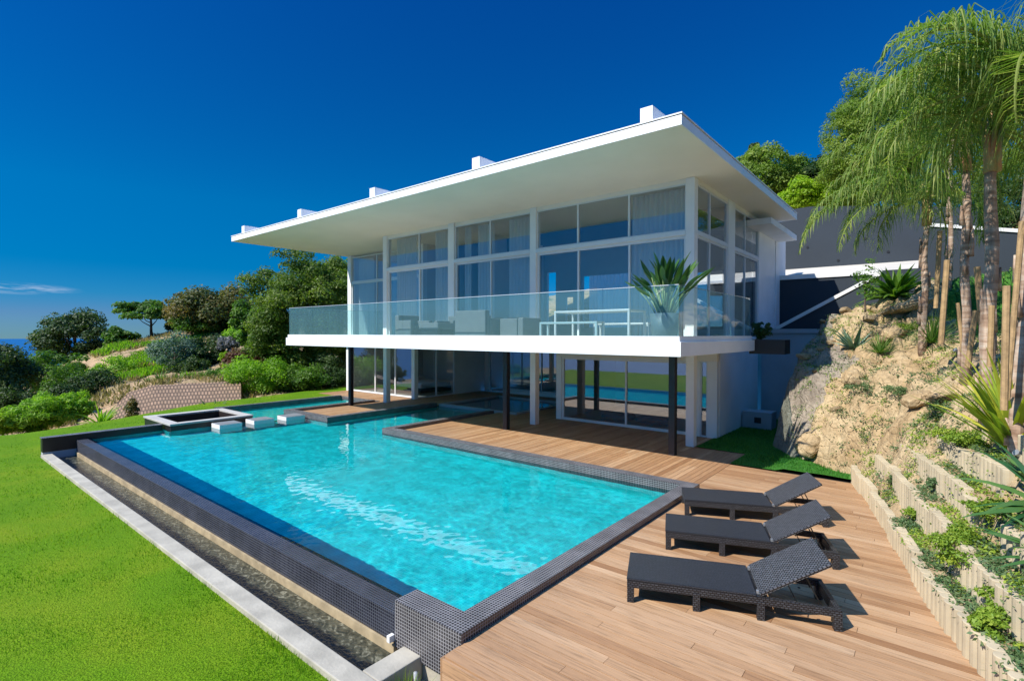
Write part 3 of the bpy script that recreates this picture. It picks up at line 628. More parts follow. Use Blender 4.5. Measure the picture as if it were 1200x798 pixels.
# hillside on the left, as columns of depth profiles
HC={-900:[(14,-1),(22,-3),(40,-8),(80,-18),(300,-60),(1500,-152),(2600,-152)],
-250:[(16.5,-.9),(22,-2),(30,-4),(45,-6),(80,-12),(300,-60),(1500,-152),(2600,-152)],
0:[(17.3,-.75),(22,-1.6),(28,-2.2),(40,-2.4),(55,-4),(110,-14),(300,-60),(1500,-152),(2600,-152)],
60:[(18,-.65),(22,-1.3),(26,-1.5),(32,-1.3),(40,-.9),(46,-.4),(54,-1.5),(80,-10),(300,-60),(1500,-152),(2600,-152)],
130:[(19.3,-.55),(20.5,-1.3),(22,-1.5),(26.8,-.6),(28.5,.0),(38,.5),(46,1.9),(56,1.0),(62,-3),(100,-14),(300,-60),(1500,-152),(2600,-152)],
200:[(20,-.45),(21,-1.3),(22,-1.5),(26.8,-.5),(28.2,.25),(36,.9),(44,2.1),(50,3.2),(58,3.0),(80,-2),(300,-60),(1500,-152),(2600,-152)],
260:[(21,-.4),(21.8,-1.2),(23,-1.4),(27.2,-.4),(28.6,.35),(38,1.2),(46,2.8),(52,4.0),(60,4),(90,0),(300,-55),(1500,-152),(2600,-152)],
340:[(22.5,-.35),(28,-.2),(34,.6),(42,2.2),(52,4.3),(60,4.5),(90,1),(300,-50),(1500,-152),(2600,-152)],
420:[(26,-.35),(32,.2),(40,1.5),(52,4),(60,4.5),(100,3),(300,-40),(1500,-152),(2600,-152)],
700:[(34,-.3),(40,2),(52,6),(60,8),(100,12),(300,0),(1500,-152),(2600,-152)]}
ks=sorted(HC); LD=np.concatenate([np.linspace(14,62,110),np.geomspace(63,2600,36)])
prof=np.array([np.interp(LD,[a for a,b in HC[k]],[b for a,b in HC[k]],left=-9) for k in ks])
st0=[HC[k][0] for k in ks]
def hill_z(px,d):
    c=np.array([np.interp(d,[a for a,b in HC[k]],[b for a,b in HC[k]]) for k in ks]); return float(np.interp(px,ks,c))
PX=np.concatenate([np.linspace(-900,-60,20),np.linspace(-50,460,180),np.linspace(470,700,14)])
V=[];Fc=[]
d0=np.interp(PX,ks,[s[0] for s in st0])
NJ=150
for i,p in enumerate(PX):
    ds=np.concatenate([np.linspace(d0[i],62,NJ-36),np.geomspace(63.5,2600,36)])
    for d in ds:
        g=fwd*0+Vector((fwd.x,fwd.y,0)).normalized(); q=Vector((CAM.x,CAM.y,0))+(g+Vector((rgt.x,rgt.y,0))*((p-600)/F))*float(d)
        nz_=.0 if (d<d0[i]+.5 or (110<p<300 and d<28.6)) else 1.
        z=hill_z(p,d)+nz_*(noise.fractal((q.x*.22,q.y*.22,1),1,2,5)*.45+noise.fractal((q.x*1.3,q.y*1.3,4),1,2,3)*.10)*min(1,(d-d0[i])/3)
        V.append((q.x,q.y,z))
for i in range(len(PX)-1):
    for j in range(NJ-1): k=i*NJ+j; Fc.append((k,k+NJ,k+NJ+1,k+1))
tag(MB().add(V,Fc).build('hillside','hill_soil',None,smooth=True),kind='structure')
# terraced slope facing (brick-like geogrid wall)
def hp(px,d,dz=0):
    g=Vector((fwd.x,fwd.y,0)).normalized(); q=(g+Vector((rgt.x,rgt.y,0))*((px-600)/F))*float(d); return Vector((q.x,q.y,hill_z(px,d)+dz))
mb=MB(); V=[];Fc=[]; nx,nz=40,10
for i in range(nx+1):
    px_=128+i*(282-128)/nx; 
    zb=np.interp(px_,[128,160,282],[-1.4,-1.4,-1.2]); zt=np.interp(px_,[128,150,180,282],[-.75,-.1,.28,.50])
    for j in range(nz+1):
        t=j/nz; d=21.9+5.5*t; q=hp(px_,d); V.append((q.x,q.y,zb+(zt-zb)*t+.04*noise.noise((q.x,q.y,t*3))))
for i in range(nx):
    for j in range(nz): k=i*(nz+1)+j; Fc.append((k,k+nz+1,k+nz+2,k+1))
o=MB().add(V,Fc).build('slope_wall','slope_wall',None); 
ul=o.data.uv_layers[0].data
for li,lp in enumerate(o.data.loops): ul[li].uv=(lp.vertex_index//(nz+1)*.165,lp.vertex_index%(nz+1)*.30)
sld=o.modifiers.new('thick','SOLIDIFY'); sld.thickness=.3; sld.offset=-1
tag(o,'reddish brick patterned retaining slope below the row of spiky plants','retaining wall')
# steep hill behind the villa on the right
V=[];Fc=[]
for i in range(41):
    for j in range(21):
        x=-30+i*1.4; y=27.35+j*2.5; V.append((x,y,8.0+.10*(y-27)+.3*noise.noise((x*.2,y*.2,0))-(2.5 if x>-0.9 and j==0 else 0)))
for i in range(40):
    for j in range(20): k=i*21+j; Fc.append((k,k+21,k+22,k+1))
tag(MB().add(V,Fc).build('upper_hill','hill_soil',None,smooth=True),kind='structure')
o=MB().add([(-18,20.4,-.03),(-4.9,20.4,-.03),(-4.9,30,-.03),(-18,30,-.03)],[(0,1,2,3)])
# rear platform behind the villa at road height
B('rear_ground','road_concrete',None,(-24,-5.3,23.2,27.3,-.5,2.6))['kind']='structure'

# ------------------------------------------------------------------ rocky bank on the right
BP=[(2.6,-2.0),(1.15,3.31),(.40,6.1),(.27,6.44),(0,7.45),(-.34,8.92),(-.72,10.65),(-1.30,12.76),(-2.0,13.33),(-2.77,14.17),(-3.38,15.17),(-3.6,17),(-3.5,20.1),(-3.4,27)]
bpA=np.array(BP); seg=bpA[1:]-bpA[:-1]; sl=np.linalg.norm(seg,axis=1); cs=np.concatenate([[0],np.cumsum(sl)])
def su(P):
    "arc length and signed distance (right of the line positive) of points P (n,2)"
    best=np.full(len(P),1e9); S=np.zeros(len(P)); U=np.zeros(len(P))
    for a,d,l,c in zip(bpA[:-1],seg,sl,cs):
        w=P-a; t=np.clip((w@d)/l**2,0,1); q=a+t[:,None]*d; e=P-q; dist=np.linalg.norm(e,axis=1); sg=np.where((d[0]*w[:,1]-d[1]*w[:,0])<0,1.,-1.)
        m_=dist<best-1e-9; best=np.where(m_,dist,best); S=np.where(m_,c+t*l,S); U=np.where(m_,sg*dist,U)
    return S,U
PRU=[0,.09,.37,.65,1.1,1.9,3,5,8,12,30]
PA=[0,.24,.63,1.2,1.9,2.4,2.85,3.3,4.0,4.6,7]
PBu=[0,.15,.5,1.0,1.8,3,5,8,12,30]; PBz=[0,.65,1.35,1.95,2.6,3.1,3.6,4.3,4.9,7]
PCu=[0,.2,.6,1.2,2.5,5,8,12,30]; PCz=[0,1.1,2.3,3.35,3.85,4.5,5.0,5.3,7.2]
TER=[(0,.31),(.28,.72),(.56,1.08),(.84,1.42),(1.14,1.8)]
sA=cs[6]+1.2; sB=cs[8]; sC=cs[11]
def bank(P,rough=True):
    S,U=su(P); u=np.maximum(U,0)
    za=np.interp(u,PRU,PA)
    zt=za.copy()
    for k,(uu,zz) in enumerate(TER):
        nxt=TER[k+1][0] if k+1<len(TER) else 1.35
        zt=np.where((u>=uu)&(u<nxt),zz-.03+.12*(u-uu),zt)
    wt_=np.clip((cs[6]+.3-S)/1.2,0,1)
    zA=zt*wt_+za*(1-wt_)
    zB=np.interp(u,PBu,PBz); zC=np.interp(u,PCu,PCz)
    a=np.clip((S-sA)/(sB-sA),0,1); b=np.clip((S-sB)/(sC-sB),0,1)
    z=zA*(1-a)+zB*a; z=z*(1-b)+zC*b
    return z,S,U,wt_
def bz(x,y):
    z,_,_,_=bank(np.array([[x,y]],float)); return float(z[0])
gx=np.concatenate([np.arange(-4.2,3.2,.065),np.linspace(3.3,14,18)]); gy=np.concatenate([np.linspace(-3,3.9,20),np.arange(4,23.6,.065)])
X,Y=np.meshgrid(gx,gy,indexing='ij'); P=np.stack([X.ravel(),Y.ravel()],1); z,S,U,wtt=bank(P)
inside=U>-.02
VV=np.zeros((len(P),3)); VV[:,0]=P[:,0]; VV[:,1]=P[:,1]; VV[:,2]=z
for i in np.nonzero(U>-.2)[0]:
    x,y=P[i]; zz=z[i]; k=1-.85*wtt[i]*(U[i]<1.3); e=min(1,max(0,U[i]+.02)/.25)
    q=Vector((x,y,zz))
    r=noise.fractal(q*.9,.9,2.1,5); r2_=noise.hetero_terrain(q*2.6,.8,2.,4,.6)-.9; c=noise.voronoi(q*1.5)[0]; cr=min(.25,(c[1]-c[0]))
    far=1.0 if S[i]>sB-1 else .55
    h=k*e*(.16*r+.07*r2_*1.2+.42*(cr-.12))*far*1.2
    VV[i,2]+=h; VV[i,0]-=k*e*(.30*(cr-.12)+.10*r)*far*(1 if U[i]<2.5 else 0); VV[i,1]-=k*e*.16*(cr-.12)*far
VV[~inside,2]=-.25
nxg,nyg=len(gx),len(gy); Fc=[];T=[]
ins=(U>-.25).reshape(nxg,nyg)
for i in range(nxg-1):
    for j in range(nyg-1):
        if ins[i,j] or ins[i+1,j] or ins[i,j+1] or ins[i+1,j+1]:
            k=i*nyg+j; Fc.append((k,k+nyg,k+nyg+1,k+1))
mb=MB().add([tuple(v) for v in VV],Fc); bk=mb.build('rocky_bank','rock',None,smooth=True); tag(bk,kind='structure')
bk.data.materials.append(MATS['upper_grass']); bk.data.materials.append(MATS['rock_grey'])
S2=S.reshape(nxg,nyg); U2=U.reshape(nxg,nyg)
mi=np.zeros(len(Fc),np.int32)
for n_,f in enumerate(Fc):
    k=f[0]; x,y=P[k]
    if y>14.2 and x>.25+.25*noise.noise((x,y,0)) and U[k]>3: mi[n_]=1
    elif S[k]>sB+.6 and U[k]<1.3: mi[n_]=2
bk.data.polygons.foreach_set('material_index',mi)
from mathutils.bvhtree import BVHTree
bvh=BVHTree.FromPolygons([Vector(v) for v in VV],Fc)
def hit(px,py):
    v=fwd+r2*((px-600)/F)-u2*((py-399)/F); h=bvh.ray_cast(CAM,v.normalized())
    return h[0],h[1]
def gz(x,y):
    h=bvh.ray_cast(Vector((x,y,30)),Vector((0,0,-1))); return h[0].z if h[0] else bz(x,y)
# turf patch between villa and bank
V=[];Fc=[]
for i in range(27):
    for j in range(81):
        x=-4.95+i*.16; y=12.44+j*.1; z_=.015+.02*noise.noise((x,y,0))
        if x>-2.6 and y<14: z_+=.05*max(0,noise.noise((x*2,y*3,2)))+.05
        V.append((x,y,z_))
for i in range(26):
    for j in range(80):
        xc=-4.95+(i+.5)*.16; yc=12.44+(j+.5)*.1
        if xc<-3.66 and yc<13.75: continue
        k=i*81+j; Fc.append((k,k+81,k+82,k+1))
tag(MB().add(V,Fc).build('turf','turf',None,smooth=True),kind='structure')
n=26000; x=rng.uniform(-4.85,-.9,n); y=rng.uniform(12.46,20,n); _,ub=su(np.stack([x,y],1)); ok=(ub<.05)&~((x<-3.64)&(y<13.78)); x,y=x[ok],y[ok]; n=len(x)
a=rng.uniform(0,6.28,n); V=np.empty((n,3,3)); z0=np.where((x>-2.6)&(y<14),.09,.03); wd=.009; V[:,0]=np.stack([x-wd*np.cos(a),y-wd*np.sin(a),z0-.03],1); V[:,1]=np.stack([x+wd*np.cos(a),y+wd*np.sin(a),z0-.03],1); V[:,2]=np.stack([x+rng.normal(0,.015,n),y+rng.normal(0,.015,n),z0+rng.uniform(.01,.05,n)],1)
leafmat('turf_blade',[(.02,.12,.015),(.05,.2,.02),(.09,.27,.04)],.3)
tag(qmesh('turf_blades',V.reshape(-1,3),n,3,rng.uniform(0,1,n),'turf_blade'),'artificial green turf beside the villa','grass',kind='stuff')
B('turf_base','dark_soil',None,(-4.95,-.75,13.76,20,-.3,-.012),(-3.65,-.75,12.45,13.758,-.3,-.012))['kind']='structure'
# palisade rows of half-round posts
def along(s,u):
    k=min(len(sl)-1,max(0,int(np.searchsorted(cs,s)-1))); t=(s-cs[k])/sl[k]; p=bpA[k]+seg[k]*t; nrm=np.array([seg[k][1],-seg[k][0]])/sl[k]
    return p+nrm*u
ROWL=['lowest pale palisade retaining wall along the edge of the wooden deck','second pale palisade row up from the deck with trailing plants','third pale palisade row up the bank, half overgrown','fourth pale palisade row up, broken by bushes','topmost short pale palisade row on the bank']
for r_,(uu,zz) in enumerate(TER):
    mb=MB(); s=1.5+.07*r_; end=[cs[6]+2.0,cs[6]+1.4,cs[6]+.9,cs[6]+.2,cs[5]+1.0][r_]; step=0; off=0
    while s<end:
        if r_>=2 and noise.noise((s*.55,r_*3.1,0))>.5: s+=.15; continue
        if step<=0: step=random.randint(3,7); off=random.uniform(-.025,.025); hz=random.uniform(-.04,.035)
        step-=1
        p=along(s,uu+off-.03); q=along(s+.01,uu+off-.03); tg=(q-p)/np.linalg.norm(q-p); nn=np.array([tg[1],-tg[0]])
        rad=.066; K=7; ring=[]
        for k in range(K):
            an=math.pi*k/(K-1); c_=p+tg*math.cos(an)*rad-nn*math.sin(an)*rad*.8; ring.append(c_)
        ring.append(p+nn*.06-tg*rad); ring.append(p+nn*.06+tg*rad)
        zb=-.02 if r_==0 else TER[r_-1][1]-.12; zt=zz+hz+random.uniform(-.006,.006)
        V=[(c_[0],c_[1],zb) for c_ in ring]+[(c_[0],c_[1],zt) for c_ in ring]; m_=len(ring)
        mb.add(V,[tuple(range(2*m_-1,m_-1,-1))]+[((i+1)%m_,i,i+m_,(i+1)%m_+m_) for i in range(m_)]); s+=.134
    o=mb.build('palisade_wall','palisade',None,bevel=.008); tag(o,ROWL[r_],'retaining wall','palisade terraces on the bank')

# ------------------------------------------------------------------ vegetation
def leafcloud(C,Rd,n,leaf,clumps=40,cr=.3,flat=0,seed=0,bottom=-1.0,aspect=.55):
    r=np.random.default_rng(seed); C=np.array(C,float); Rd=np.array(Rd,float)
    v=r.normal(size=(clumps*3,3)); v/=np.linalg.norm(v,axis=1)[:,None]; v=v[v[:,2]>bottom][:clumps]; ir=np.array([1+.42*noise.noise((q[0]*1.6+seed*3.7,q[1]*1.6,q[2]*1.6)) for q in v]); v*=(r.uniform(.35,1.08,len(v))**.6*ir)[:,None]
    cc=C+v*Rd; crd=cr*Rd.mean()*r.uniform(.45,1.5,len(v)); ct=r.uniform(.1,.9,len(v))
    w=crd**2; k=r.choice(len(v),n,p=w/w.sum()); d=r.normal(size=(n,3)); d/=np.linalg.norm(d,axis=1)[:,None]
    d[:,2]=np.where(d[:,2]<-.3,-d[:,2]*.6,d[:,2])
    sc_=np.array([1,1,1-.45*flat]); rr=crd[k]*(r.uniform(.25,1.12,n)**.45); P=cc[k]+d*sc_*rr[:,None]
    nr=d+r.normal(size=(n,3))*.55+np.array([0,0,.25]); nr/=np.linalg.norm(nr,axis=1)[:,None]
    t=r.normal(size=(n,3)); a=np.cross(nr,t); a/=np.linalg.norm(a,axis=1)[:,None]; b=np.cross(nr,a)
    s=leaf*r.uniform(.55,1.3,n)[:,None]
    A=a*s*.5; Bq=b*s*.5*aspect
    V=np.stack([P-A,P-Bq+A*.1,P+A,P+Bq+A*.1],1).reshape(-1,3)
    tone=np.clip(ct[k]*.65+r.uniform(0,.45,n)-.02,0,1)
    return V,n,tone
def foliage(name,C,Rd,n,leaf,mat,parent=None,**k):
    V,n_,t=leafcloud(C,Rd,n,leaf,**k); return qmesh(name,V,n_,4,t,mat,parent)
def trunk_mb(base,top,r0,limbs=(),wob=.06,r1=None):
    mb=MB(); b=Vector(base); t=Vector(top); n=7; pts=[b+(t-b)*(i/n)+Vector((random.uniform(-1,1),random.uniform(-1,1),0))*wob*(i>0)*(t-b).length*.25 for i in range(n+1)]
    r1=r1 or r0*.45; mb.tube(pts,[r0+(r1-r0)*i/n for i in range(n+1)],8)
    for e in limbs:
        s=pts[int(n*.5)+random.randint(0,2)]; e=Vector(e); mid=(s+e)/2+Vector((0,0,-.08*(e-s).length)); mb.tube([s,mid,e],[r1*.9,r1*.6,r1*.2],6)
    return mb
seed=[100]
def tree(name,label,base,C,Rd,n,leaf,mat,tr=.15,cat='tree',group=None,clumps=40,cr=.3,flat=0,bottom=-1,aspect=.55):
    n=int(n*1.9); leaf*=1.2; clumps=int(clumps*1.6); cr*=1.08; aspect=.62; Rd=tuple(v*.93 for v in Rd)
    seed[0]+=1; rt=wroot(name,tuple(base)); tag(rt,label,cat,group); C=Vector(C); random.seed(seed[0])
    lm=[C+Vector((Rd[0]*.6*math.cos(a),Rd[1]*.6*math.sin(a),Rd[2]*random.uniform(-.1,.5))) for a in np.linspace(0,6.28,6)[:-1]+random.random()]
    trunk_mb(base,(C.x,C.y,C.z+Rd[2]*.3),tr,lm).build('trunk','trunk',rt,smooth=True)
    foliage('crown',C,Rd,n,leaf,mat,rt,seed=seed[0],clumps=clumps,cr=cr,flat=flat,bottom=bottom,aspect=aspect); return rt
def pxtree(name,label,px,top,bot,w,d,n,mat,trunkh=.3,leaf=None,basez=None,group='trees on the hillside',**k):
    "crown spanning photo rows top..bot at column px, width w pixels, at distance d"
    s=d/F; c=at(px,(top+bot)/2,d); rh=(bot-top)/2*s; rw_=w/2*s; b=hp(px,d); b.z=min(b.z,c.z-rh*.6) if basez is None else basez
    return tree(name,label,b,c,(rw_,rw_,rh),n,leaf or max(.09,d*.0042),mat,tr=max(.08,rw_*.06),group=group,**k)
def shrub(name,label,C,Rd,n,leaf,mat,cat='shrub',group=None,clumps=30,cr=.36,**k):
    if group and 'hillside' in group: n=int(n*1.6); leaf*=1.15; clumps=int(clumps*1.6); Rd=tuple(v*.86 for v in Rd)
    seed[0]+=1; rt=wroot(name,(C[0],C[1],C[2]-Rd[2])); tag(rt,label,cat,group)
    trunk_mb((C[0],C[1],C[2]-Rd[2]-.1),(C[0],C[1],C[2]+Rd[2]*.3),max(.015,Rd[0]*.05),[(C[0]+Rd[0]*.5*math.cos(a),C[1]+Rd[1]*.5*math.sin(a),C[2]+Rd[2]*.3) for a in (0,2,4)]).build('stem','trunk',rt,smooth=True)
    foliage('foliage',C,Rd,n,leaf,mat,rt,seed=seed[0],clumps=clumps,cr=cr,**k); return rt
def pxshrub(label,px,top,bot,w,d,n,mat,leaf=None,name='shrub',group='shrubs on the hillside',**k):
    s=d/F; c=at(px,(top+bot)/2,d); return shrub(name,label,tuple(c),(w/2*s,w/2*s,(bot-top)/2*s),n,leaf or max(.06,d*.0038),mat,group=group,**k)
# left: trees, far to near
pxtree('broadleaf_tree','dark round tree with two lobes against the sea on the left',88,371,425,76,52,9000,'leaf_dark',clumps=34,cr=.32)
pxtree('broadleaf_tree','low bright green bush tree below the two lobed dark tree on the left',62,412,466,66,33,7000,'leaf_mid',clumps=30)
pxtree('dark_tree','dark tree cut by the left edge of the photo',4,398,500,62,27,9000,'leaf_dark',clumps=36)
pxtree('umbrella_pine','umbrella pine with a flattened crown on the ridge',177,354,388,58,50,7000,'leaf_mid',clumps=34,flat=1,bottom=-.2,cr=.3)
pxtree('dark_tree','small dark tree between the umbrella pine and the orange tinged tree',213,362,392,36,52,4000,'leaf_dark')
pxtree('broadleaf_tree','wide dark tree with orange tinged top on the ridge',247,338,398,88,48,14000,'leaf_orange',clumps=50)
pxtree('tall_tree','very tall dense green tree next to the left end of the villa',358,290,452,128,33,42000,'leaf_big',clumps=170,cr=.17,leaf=.125)
pxtree('tall_tree','green tree partly hidden behind the left end of the balcony',425,305,450,90,37,18000,'leaf_mid',clumps=70,cr=.2,leaf=.16)
pxtree('broadleaf_tree','dense olive tree filling the space below the very tall tree',336,330,455,78,31.5,16000,'leaf_big',clumps=80,cr=.22,leaf=.12)
pxtree('broadleaf_tree','dense tree between the very tall tree and the villa corner',398,298,430,60,35,14000,'leaf_big',clumps=80,cr=.22,leaf=.12)
pxtree('broadleaf_tree','lighter green young tree in front of the very tall tree',300,352,418,44,36,9000,'leaf_mid',clumps=46,cr=.26)
pxtree('dark_tree','small round green tree on the ridge left of the umbrella pine',140,385,412,32,47,3500,'leaf_mid')
for a in [('bright grassy green bush on the slope below the umbrella pine',132,420,455,70,36,5000,'leaf_bright'),
 ('grey blue leaved shrub with cascading branches on the slope',205,390,440,66,34,6500,'leaf_bluegrey'),
 ('dark green shrub right of the grey blue shrub',243,396,436,50,35,5000,'leaf_dark'),
 ('dark shrub under the grey blue shrub',228,418,446,50,33,4000,'leaf_dark'),
 ('reddish brown shrub beside two round clipped bushes',277,411,434,32,31,3000,'leaf_red'),
 ('round clipped lime bush left of the reddish shrub',264,413,425,13,31.5,1500,'leaf_lime'),
 ('round clipped lime bush behind the reddish shrub',281,410,421,14,33,1500,'leaf_lime'),
 ('round clipped lime bush below the tall tree',303,407,423,16,32,1600,'leaf_lime'),
 ('silvery grey shrub above the round clipped bushes',268,396,412,26,35,2200,'leaf_silver'),
 ('small reddish shrub at the foot of the tall tree',310,416,430,24,31,1800,'leaf_red'),
 ('large bright green bush at the right end of the reddish slope wall',302,424,470,76,28,11000,'leaf_bright'),
 ('mid green bush with pale flowers left of the villa',352,432,466,66,28.5,8000,'leaf_mid'),
 ('dark green bush under the balcony at the left end of the villa',392,418,462,60,30.5,8000,'leaf_dark'),
 ('yellow green feathery bush at the far left edge of the lawn',48,466,506,74,22.5,12000,'leaf_bright'),
 ('yellow green feathery bush at the very left edge of the photo',4,484,512,44,21.5,6500,'leaf_lime'),
 ('bright green leafy bush behind the lawn below the trees',90,458,497,38,23,5500,'leaf_bright'),
 ('dark shrub between the two bright bushes at the lawn edge',72,448,490,34,25.5,3500,'leaf_dark'),
 ('dark shrub on the slope left of the reddish slope wall',112,436,470,54,29,5000,'leaf_dark'),
 ('low dark shrub above the bright leafy bush',88,430,468,60,31,5000,'leaf_mid'),
 ('dark low shrub beneath the tree at the left photo edge',25,455,500,48,26,4500,'leaf_dark'),
 ('narrow dark shrub growing up the reddish slope wall',155,468,494,16,23.2,1500,'leaf_orange'),
 ('green shrub on top of the slope wall near its right end',258,432,452,40,30.5,2800,'leaf_mid'),
 ('low green shrub on the ridge above the grassy slope',225,372,392,50,46,2600,'leaf_mid'),
 ('green shrub on the ridge under the orange tinged tree',290,385,405,60,44,3500,'leaf_bright')]:
    pxshrub(a[0],*a[1:8],**(dict(leaf=.17,aspect=.22) if 'feathery' in a[0] else {}))
# dry grass and undergrowth mass on the hill
def scatter_hill(n,leaf,mat,name,label,pxr,dr,thr):
    r=np.random.default_rng(abs(hash(name))%1000 if False else len(name)); Pn=[]
    while len(Pn)<n:
        p=r.uniform(*pxr); d=r.uniform(*dr); q=hp(p,d,0)
        if noise.noise((q.x*.35,q.y*.35,7))>thr: Pn.append((q.x,q.y,q.z+.05))
    Pn=np.array(Pn); k=6; Pn=np.repeat(Pn,k,0)+r.normal(size=(n*k,3))*np.array([.16,.16,.05]); m_=len(Pn)
    a=r.uniform(0,6.28,m_); A=np.stack([np.cos(a),np.sin(a),np.zeros(m_)],1)*leaf*.22; H=np.stack([r.normal(0,.3,m_),r.normal(0,.3,m_),np.ones(m_)],1)*leaf
    V=np.stack([Pn-A,Pn+A,Pn+A*.2+H,Pn-A*.2+H],1).reshape(-1,3); tag(qmesh(name,V,m_,4,r.uniform(0,1,m_),mat),label,'undergrowth',kind='stuff')
leafmat('dry_grass',[(.16,.17,.05),(.30,.24,.11),(.40,.30,.16)],.3)
scatter_hill(2600,.28,'leaf_bright','hill_grass','green grass tufts on the hillside',(100,330),(30,46),.16)
scatter_hill(2600,.22,'dry_grass','dry_grass','dry brown grass on the hillside',(0,330),(24,50),.0)

def blades(C,n,ln,wd,el=(20,80),bend=.5,seg_=5,seed=0,tone=(0,1),az=(0,360),fold=.25,shape='taper',base_r=.05):
    r=random.Random(seed); mb=MB()
    for i in range(n):
        a=R(r.uniform(*az)); e=R(r.uniform(*el)); l=ln*r.uniform(.7,1.15); w_=wd*r.uniform(.8,1.2); bd=bend*r.uniform(.5,1.5)
        p=Vector(C)+Vector((math.cos(a),math.sin(a),0))*r.uniform(0,base_r); pts=[];dirs=[]
        for k in range(seg_+1):
            pts.append(p.copy()); d=Vector((math.cos(a)*math.cos(e),math.sin(a)*math.cos(e),math.sin(e))); dirs.append(d); p=p+d*(l/seg_); e-=bd/seg_
        side=Vector((-math.sin(a),math.cos(a),0)); V=[];Fc=[]
        for k in range(seg_+1):
            t=k/seg_
            if shape=='taper': ww=w_*(1-t**1.6)*(.75+.5*min(1,t*4)*.5)
            elif shape=='paddle': ww=w_*(.10 if t<.45 else math.sin(math.pi*min(1,max(0,(t-.38)/.62)))**.7)
            else: ww=w_*math.sin(math.pi*min(1,.12+t*.88))
            up=side.cross(dirs[k]); 
            V+=[tuple(pts[k]-side*ww/2+up*ww*fold),tuple(pts[k]),tuple(pts[k]+side*ww/2+up*ww*fold)]
        for k in range(seg_):
            b=k*3; Fc+=[(b,b+1,b+4,b+3),(b+1,b+2,b+5,b+4)]
        mb.add(V,Fc,r.uniform(*tone))
    return mb
def spiky(label,C,n,ln,wd,mat,name='yucca',cat='plant',group=None,**k):
    seed[0]+=1; o=blades((0,0,0),n,ln,wd,seed=seed[0],**k).build(name,mat,None,loc=tuple(C)); return tag(o,label,cat,group)
for i,(px_,py_,d,l) in enumerate([(188,442,29.3,.75),(208,444,29.2,.8),(237,443,29.5,.95),(262,446,29.8,.8),(172,446,29.0,.5),(318,430,30,.7)]):
    q=at(px_,py_+5,d); spiky(['spiky pale plant first from the left on the slope wall','spiky pale plant second from the left on the slope wall','largest spiky pale plant in the middle of the slope wall row','spiky pale plant at the right end of the slope wall row','small spiky tuft at the left end of the slope wall','spiky plant in front of the tall tree'][i],q,46,l,.06,'yucca',el=(10,85),group='spiky plants above the slope wall',bend=.5)
q=hp(250,21.9); spiky('low green palm like plant at the foot of the slope wall',(q.x,q.y,-.75),36,1.2,.2,'leaf_mid',name='fan_palm',el=(15,75),bend=1.0)
q=hp(118,22); spiky('light green palm like tuft left of the slope wall',(q.x,q.y,-1.0),40,1.1,.16,'leaf_bright',name='fan_palm',el=(20,85),bend=.8)
q=hp(212,21.2); spiky('low palm like plant lying at the slope foot behind the pit',(q.x,q.y,-.7),20,.8,.16,'leaf_mid',name='fan_palm',el=(5,50),bend=1.0)

# right, beyond the grey wall
def up(label,name,px,top,bot,w,d,n,mat,leaf=None,**k):
    s=d/F; c=at(px,(top+bot)/2,d); rh=(bot-top)/2*s; rw_=w/2*s
    return tree(name,label,(c.x,c.y,min(c.z-rh,8.6)),tuple(c),(rw_,rw_,rh),n,leaf or d*.0042,mat,tr=max(.05,rw_*.06),group='trees above the grey wall',**k)
up('bushy tree rising just over the right edge of the villa roof','broadleaf_tree',893,172,262,72,36,13000,'leaf_pine',clumps=60,cr=.24)
up('small dark cypress tip behind the bushy tree at the roof edge','cypress',884,163,215,12,40,2500,'leaf_dark',clumps=20)
up('low green tree between the roof edge tree and the palms','broadleaf_tree',930,192,250,70,38,9000,'leaf_mid',clumps=40)
up('dark green tree behind the lime bushes','broadleaf_tree',965,188,245,70,36,9000,'leaf_dark',clumps=40)
up('bright lime bush overhanging the grey wall, left part','hedge_bush',945,213,252,62,30.5,9000,'leaf_lime',clumps=50)
up('bright lime bush overhanging the grey wall, right part','hedge_bush',995,208,250,70,30.0,9000,'leaf_lime',clumps=50)
up('tall feathery pine behind the palm crowns','pine_tree',1022,98,240,108,27,42000,'leaf_pine',clumps=150,cr=.19,leaf=.085)
up('upper lobe of green trees behind the palms on the right','broadleaf_tree',1110,130,260,170,29,26000,'leaf_pine',clumps=110,cr=.2,leaf=.10)
up('dark green tree at the right photo edge behind the palms','dark_tree',1185,190,340,90,21,14000,'leaf_dark',clumps=70,cr=.22)
mb=MB(); c=at(941,225,36); mb.tube([(c.x,c.y,c.z-1),(c.x,c.y,c.z+1.6)],.09,8); tag(mb.build('bare_trunk','wood_stake',None),'bare pale tree trunk standing among the bushes above the wall','trunk')

